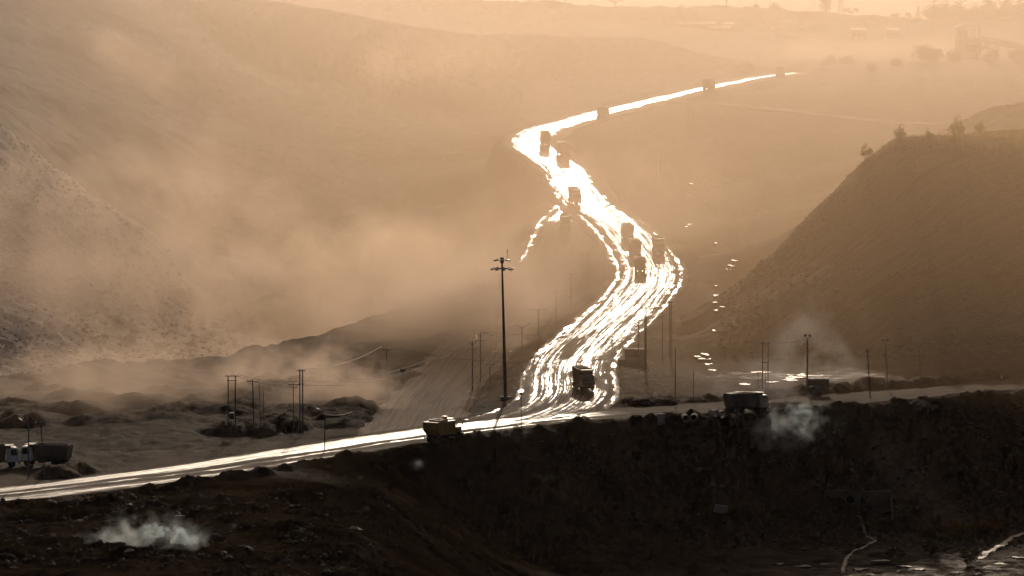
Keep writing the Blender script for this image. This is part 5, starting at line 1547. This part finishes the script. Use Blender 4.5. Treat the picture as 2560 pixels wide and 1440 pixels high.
def boulder(i, loc, s, mat, label, group):
    rv, rf = ROCKS[i % 8]
    key = 'boulder_%d_%s' % (i % 8, mat.name)
    me = bpy.data.meshes.get(key)
    if me is None:
        me = bpy.data.meshes.new(key); me.from_pydata(rv.tolist(), [], rf); me.update(); me.materials.append(mat)
    o = bpy.data.objects.new('boulder', me); COL.objects.link(o)
    o.location = (loc[0], loc[1], loc[2] + s * .25); o.scale = (s, s, s); o.rotation_euler = (rng.uniform(-.3, .3), rng.uniform(-.3, .3), rng.uniform(0, 6.28))
    tag(o, label, 'boulder', group)
i = 0
for sp in spots(46, 250, 640, 900, 1040, 1.0, 2.2, lambda u, d, x, z: in_fan(u, d, x, z) and pix(x, d, z)[1] > 520 + .2 * (640 - u)):
    boulder(i, sp[:3], sp[3], M_ROCK, 'large pale boulder at the foot of the scree fan', 'boulders at the scree foot'); i += 1
for sp in spots(60, -20, 900, 480, 552, .45, 1.0):
    boulder(i, sp[:3], sp[3], M_ROCKD, 'dark flat boulder among the near spoil heaps', 'boulders on the near bench'); i += 1
for k in range(26):
    p = on_ground(rng.uniform(1700, 2440), rng.uniform(1150, 1310), 600, 730)
    boulder(i, p, rng.uniform(.35, .8), M_ROCKD if k % 3 else M_CONCD, 'dull boulder lying on the shaded embankment face', 'boulders on the embankment'); i += 1

# ------------------------------------------------------------------ standing water
def _water():
    t = NT('muddy_water')
    n = t.noise(t.geo(), 1.6, 3)
    t.bsdf((0.03, 0.024, 0.018), t.ramp(n, .3, .7, .45, .62), .22, t.bump(n, .3, .1)); return t.m
M_WATER = _water()
def puddle(u, v, d, rx, ry, label, group, seed):
    rx *= .72; ry *= .7
    p = on_ground(u, v, d - 50, d + 50)
    g = np.random.default_rng(seed); n = 22
    ph = g.uniform(0, 6.28, 4); pts = []
    for i in range(n):
        a = 2 * math.pi * i / n; k = 1 + .32 * math.sin(2*a + ph[0]) + .28 * math.sin(3*a + ph[1]) + .22 * math.sin(5*a + ph[2])
        pts.append((rx * k * math.cos(a), ry * k * math.sin(a)))
    zz = max(ground(p.x + q[0] * .8, p.y + q[1] * .8) for q in pts)
    z = min(zz, p.z + .35) + .03 - p.z
    vs_ = [(q[0], q[1], z) for q in pts] + [(q[0] * 1.12, q[1] * 1.12, z - .5) for q in pts] + [(0, 0, z)]
    fs_ = [(i, (i+1) % n, 2*n) for i in range(n)] + [(i, n + i, n + (i+1) % n, (i+1) % n) for i in range(n)]
    o = mesh_obj('puddle', vs_, fs_, M_WATER); o.location = p
    o['kind'] = 'structure'; o['label'] = label
PG = 'puddles'
seed = 0
for (u, v, d, rx, ry) in ((1728, 462, 1080, .7, 3), (1722, 492, 1060, .5, 2), (1724, 562, 1010, .7, 2.6), (1717, 567, 1006, .5, 2), (1789, 612, 975, .6, 2), (1835, 655, 945, .8, 3), (1829, 670, 935, 1.1, 3.5), (1825, 680, 928, .9, 3), 
                          (1790, 722, 900, .6, 2), (1789, 746, 885, .8, 2.5), (1788, 762, 872, .5, 2), (1807, 772, 862, .6, 2), (1790, 780, 858, .6, 2), (1785, 828, 825, .5, 2), (1763, 891, 775, 1.2, 3), (1758, 903, 766, 1.8, 3.5), (1771, 911, 760, 1.2, 2), (1744, 896, 770, .7, 2),
                          (1782, 926, 746, .8, 2), (1900, 932, 741, 2.0, 2), (1975, 949, 729, 1.8, 4), (1990, 945, 731, 1.6, 3), (2005, 940, 734, 1.6, 3), (2030, 941, 733, 1.8, 1.4), (1930, 956, 723, 1.2, 2), (1975, 938, 736, .8, 1.5), (1862, 962, 718, 1.6, 2)):
    seed += 1
    puddle(u, v, d, rx, ry, 'glinting puddle in the drain below the grassy hill', PG, seed)
def stream(name, pts, w, label):
    c = [on_ground(u, v, 540, 720) for (u, v) in pts]
    s, line, nr = spline([tuple(p) for p in c], .6)
    vs_ = []; fs_ = []
    g = fbm(s / 2.5, s * 0 + 7, 3, 140)
    for i in range(len(s)):
        ww = w * (1 + 1.1 * g[i])
        ww = max(ww, .12)
        for k in (-1, 1):
            x, y = line[i, 0] + nr[i, 0] * ww * k, line[i, 1] + nr[i, 1] * ww * k
            vs_.append((x, y, ground(line[i, 0], line[i, 1]) + .16))
        if i: fs_.append((2*i-2, 2*i-1, 2*i+1, 2*i))
    o = mesh_obj(name, vs_, fs_, M_WATER); o['kind'] = 'structure'; o['label'] = label
stream('stream_water', [(2140,1290), (2152,1304), (2147,1318), (2172,1330), (2160,1342), (2198,1352), (2172,1366), (2150,1372), (2135,1384), (2112,1392), (2122,1405), (2106,1418), (2112,1440)], .28, 'thin stream trickling from the culvert')
stream('stream_water', [(2600,1318), (2570,1336), (2545,1338), (2515,1356), (2500,1370), (2475,1378), (2455,1396), (2440,1402)], .5, 'shining stream bend at the picture edge')
for (u, v, rx, ry) in ((1950, 1412, .9, .5), (2010, 1420, 1.4, .6), (2060, 1412, .7, .5), (2150, 1424, 1.6, .7), (2205, 1408, 1.5, .6), (2260, 1418, 1.2, .5), (2300, 1425, 1.0, .4), (2230, 1372, .9, .5), (2180, 1345, .8, .4), (2500, 1412, 1.5, .5), (2545, 1395, 1.2, .5)):
    seed += 1
    puddle(u, v, 612, rx, ry * 2, 'shallow pool on the dark stream flat', 'pools on the stream flat', seed)
# ------------------------------------------------------------------ air: even haze, valley dust, drifting dust and smoke
def volume_material(name, color, density, aniso):
    t = NT(name)
    v = t.n('ShaderNodeVolumePrincipled')
    v.inputs['Color'].default_value = (*color, 1)
    v.inputs['Density'].default_value = density
    v.inputs['Anisotropy'].default_value = aniso
    t.l(v.outputs['Volume'], t.out.inputs['Volume'])
    return t, v
DUSTC = (0.88, 0.70, 0.56)
tz, vz = volume_material('air_haze', (0.95, 0.80, 0.66), 1.0e-5, 0.45)
hz = MB().box(-2600, 2600, -320, 9600, -45, 150).build('haze', tz.m)
tag(hz, kind='stuff')
def slab(name, pl, mat, label):
    n = len(pl)
    o = MB().add([(x, y, -40) for x, y in pl] + [(x, y, 140) for x, y in pl], [tuple(range(n - 1, -1, -1)), tuple(range(n, 2 * n))] + [(i, (i + 1) % n, n + (i + 1) % n, n + i) for i in range(n)]).build(name, mat)
    tag(o, label, 'dust', kind='stuff')
tz, vz = volume_material('near_valley_dust', (0.90, 0.64, 0.41), 0.0020, 0.55)
slab('valley_dust', [(0, 682), (92, 692), (900, 730), (900, 960), (-128, 960)], tz.m, 'brown road dust hanging over the valley just behind the crossing road')
tz, vz = volume_material('far_valley_dust', (0.72, 0.625, 0.55), 0.00115, 0.55)
slab('valley_dust', [(-129, 961), (900, 961), (900, 1660), (-335, 1660), (-215, 1280)], tz.m, 'pale fine dust filling the upper valley')

def cloud_material(name, color, density, aniso, scale, lo, hi, step=1.0):
    t, v = volume_material(name, color, density, aniso)
    ln = t.n('ShaderNodeVectorMath'); ln.operation = 'LENGTH'; t.l(t.coord('Object'), ln.inputs[0])
    fall = t.ramp(ln.outputs['Value'], 0.1, 1.0, 1.0, 0.0)
    n = t.noise(t.geo('Position'), scale, 3, 0.6)
    x = t.math('SUBTRACT', n, t.math('MULTIPLY', t.math('SUBTRACT', 1.0, fall), 0.16))
    d = t.math('MULTIPLY', t.math('MULTIPLY', t.ramp(x, lo, hi), fall), density)
    t.l(d, v.inputs['Density'])
    t.m.cycles.volume_step_rate = step
    return t.m
_sph = bmesh.new(); bmesh.ops.create_icosphere(_sph, subdivisions=3, radius=1.02)
SPH_V = [tuple(v.co) for v in _sph.verts]; _sph.verts.index_update(); SPH_F = [tuple(v.index for v in f.verts) for f in _sph.faces]; _sph.free()
def puff(name, u, v, d, r, mat, label, cat, tilt=0.0):
    o = mesh_obj(name, SPH_V, SPH_F, mat)
    o.location = P(u, v, d); o.scale = r; o.rotation_euler = (0, tilt, 0)
    tag(o, label, cat, kind='stuff')
    return o
M_D1 = cloud_material('drifting_dust', DUSTC, 0.011, 0.55, 0.028, 0.40, 0.64, 1.0)
M_D2 = cloud_material('thick_drifting_dust', DUSTC, 0.042, 0.55, 0.045, 0.41, 0.62, 0.7)
M_D3 = cloud_material('road_dust', DUSTC, 0.13, 0.55, 0.11, 0.38, 0.62, 0.8)
puff('dust_cloud', 1500, 560, 960, (60, 200, 46), M_D1, 'broad dust veil over the haul road bends', 'dust')
M_D4 = cloud_material('settling_dust', DUSTC, 0.055, 0.55, 0.04, 0.37, 0.62, 0.8)
puff('dust_cloud', 1190, 740, 830, (46, 90, 25), M_D4, 'dust veil over the dry branch road', 'dust')
puff('dust_cloud', 760, 730, 925, (75, 70, 30), M_D2, 'pinkish dust cloud filling the pit', 'dust')
puff('dust_cloud', 1000, 640, 960, (34, 44, 18), M_D2, 'dust billow at the pit end near the light mast', 'dust')
M_D5 = cloud_material('rim_dust', DUSTC, 0.022, 0.55, 0.05, 0.36, 0.62, 0.9)
puff('dust_cloud', 350, 970, 690, (62, 55, 16), M_D5, 'dust veil over the spoil heaps along the pit rim', 'dust')
puff('dust_cloud', 480, 470, 1080, (70, 60, 30), M_D1, 'dust drifting past the head of the scree fan', 'dust')
puff('dust_cloud', 330, 150, 1150, (40, 40, 13), M_D1, 'dust drifting across the face of the spoil hill', 'dust', .5)

puff('dust_cloud', 1000, 150, 1250, (55, 50, 16), M_D1, 'dust drifting along the crest of the spoil hill', 'dust')
puff('dust_cloud', 860, 985, 690, (17, 18, 11), M_D3, 'dust cloud rising behind the water tanker', 'dust')
puff('dust_cloud', 720, 930, 730, (20, 20, 9), M_D3, 'dust drifting past the close-set tall poles', 'dust')
puff('dust_cloud', 2190, 125, 1600, (80, 50, 11), M_D1, 'bright dust drifting before the far thickets', 'dust')
puff('dust_cloud', 260, 1178, 600, (7, 4, 2.4), M_D3, 'low dust behind the parked white cab truck', 'dust')
M_S1 = cloud_material('white_smoke', (0.74, 0.92, 0.99), 2.2, 0.4, 0.45, 0.41, 0.68)
M_S2 = cloud_material('thin_smoke', (0.80, 0.88, 0.92), 0.30, 0.4, 0.36, 0.40, 0.66)
M_S3 = cloud_material('tall_smoke', (0.86, 0.82, 0.79), 0.085, 0.4, 0.16, 0.38, 0.66)
puff('smoke_plume', 420, 1332, 500, (6.0, 3.0, 2.3), M_S1, 'dense white smoke core low on the near bench', 'smoke', .3)
puff('smoke_plume', 390, 1362, 498, (13, 5, 5.0), M_S2, 'thin smoke spreading round the white core on the near bench', 'smoke')
puff('smoke_plume', 150, 1385, 501, (9, 4, 2.6), M_S2, 'greyish smoke creeping along the near bench', 'smoke')
puff('smoke_plume', 2005, 1045, 662, (4.6, 2.8, 3.8), M_S1, 'bright white smoke burst on the embankment', 'smoke', .4)
puff('smoke_plume', 1980, 1062, 660, (11, 5, 6.5), M_S2, 'grey smoke billow around the white burst on the embankment', 'smoke')
puff('smoke_plume', 300, 1335, 497, (8, 3, 3.6), M_S2, 'wisp of smoke drifting off the white core toward the road', 'smoke', -.4)
puff('smoke_plume', 1930, 1095, 655, (6, 3, 3.5), M_S2, 'grey smoke sinking down the embankment from the burst', 'smoke', .6)
puff('smoke_plume', 1960, 985, 672, (9, 5, 8), M_S3, 'thin smoke rising from the embankment across the road', 'smoke')
puff('smoke_plume', 2040, 870, 715, (15, 8, 14), M_S3, 'faint tall smoke column rising before the grassy hill', 'smoke')
puff('smoke_plume', 1900, 930, 712, (8, 5, 7), M_S3, 'faint smoke drifting round the double pole', 'smoke')
puff('smoke_plume', 1850, 995, 692, (11, 6, 6), M_S3, 'faint smoke lying over the road by the tarpaulin truck', 'smoke')
puff('smoke_plume', 1128, 575, 1085, (3.4, 2, 1.7), M_S1, 'small white smoke puff on the pit slope', 'smoke', .3)
puff('smoke_plume', 1045, 1165, 612, (2.6, 2, 1.8), M_S2, 'small bluish smoke wisp on the embankment edge', 'smoke')
puff('smoke_plume', 590, 1320, 516, (2.2, 1.5, 1.4), M_S2, 'small yellowish smoke wisp at the bench edge', 'smoke')
puff('smoke_plume', 905, 1195, 580, (2.0, 1.5, 1.2), M_S2, 'small smoke wisp below the single-arm street light', 'smoke')
puff('dust_cloud', 1678, 620, 955, (5.5, 2.5, 1.6), M_S2, 'dust plume blown from the faint truck', 'dust')
puff('dust_cloud', 130, 620, 905, (85, 55, 48), M_D5, 'added dust veil brightening the scree fan', 'dust')  # added volume: its scattered light lifts the scree toward a sunlit tone
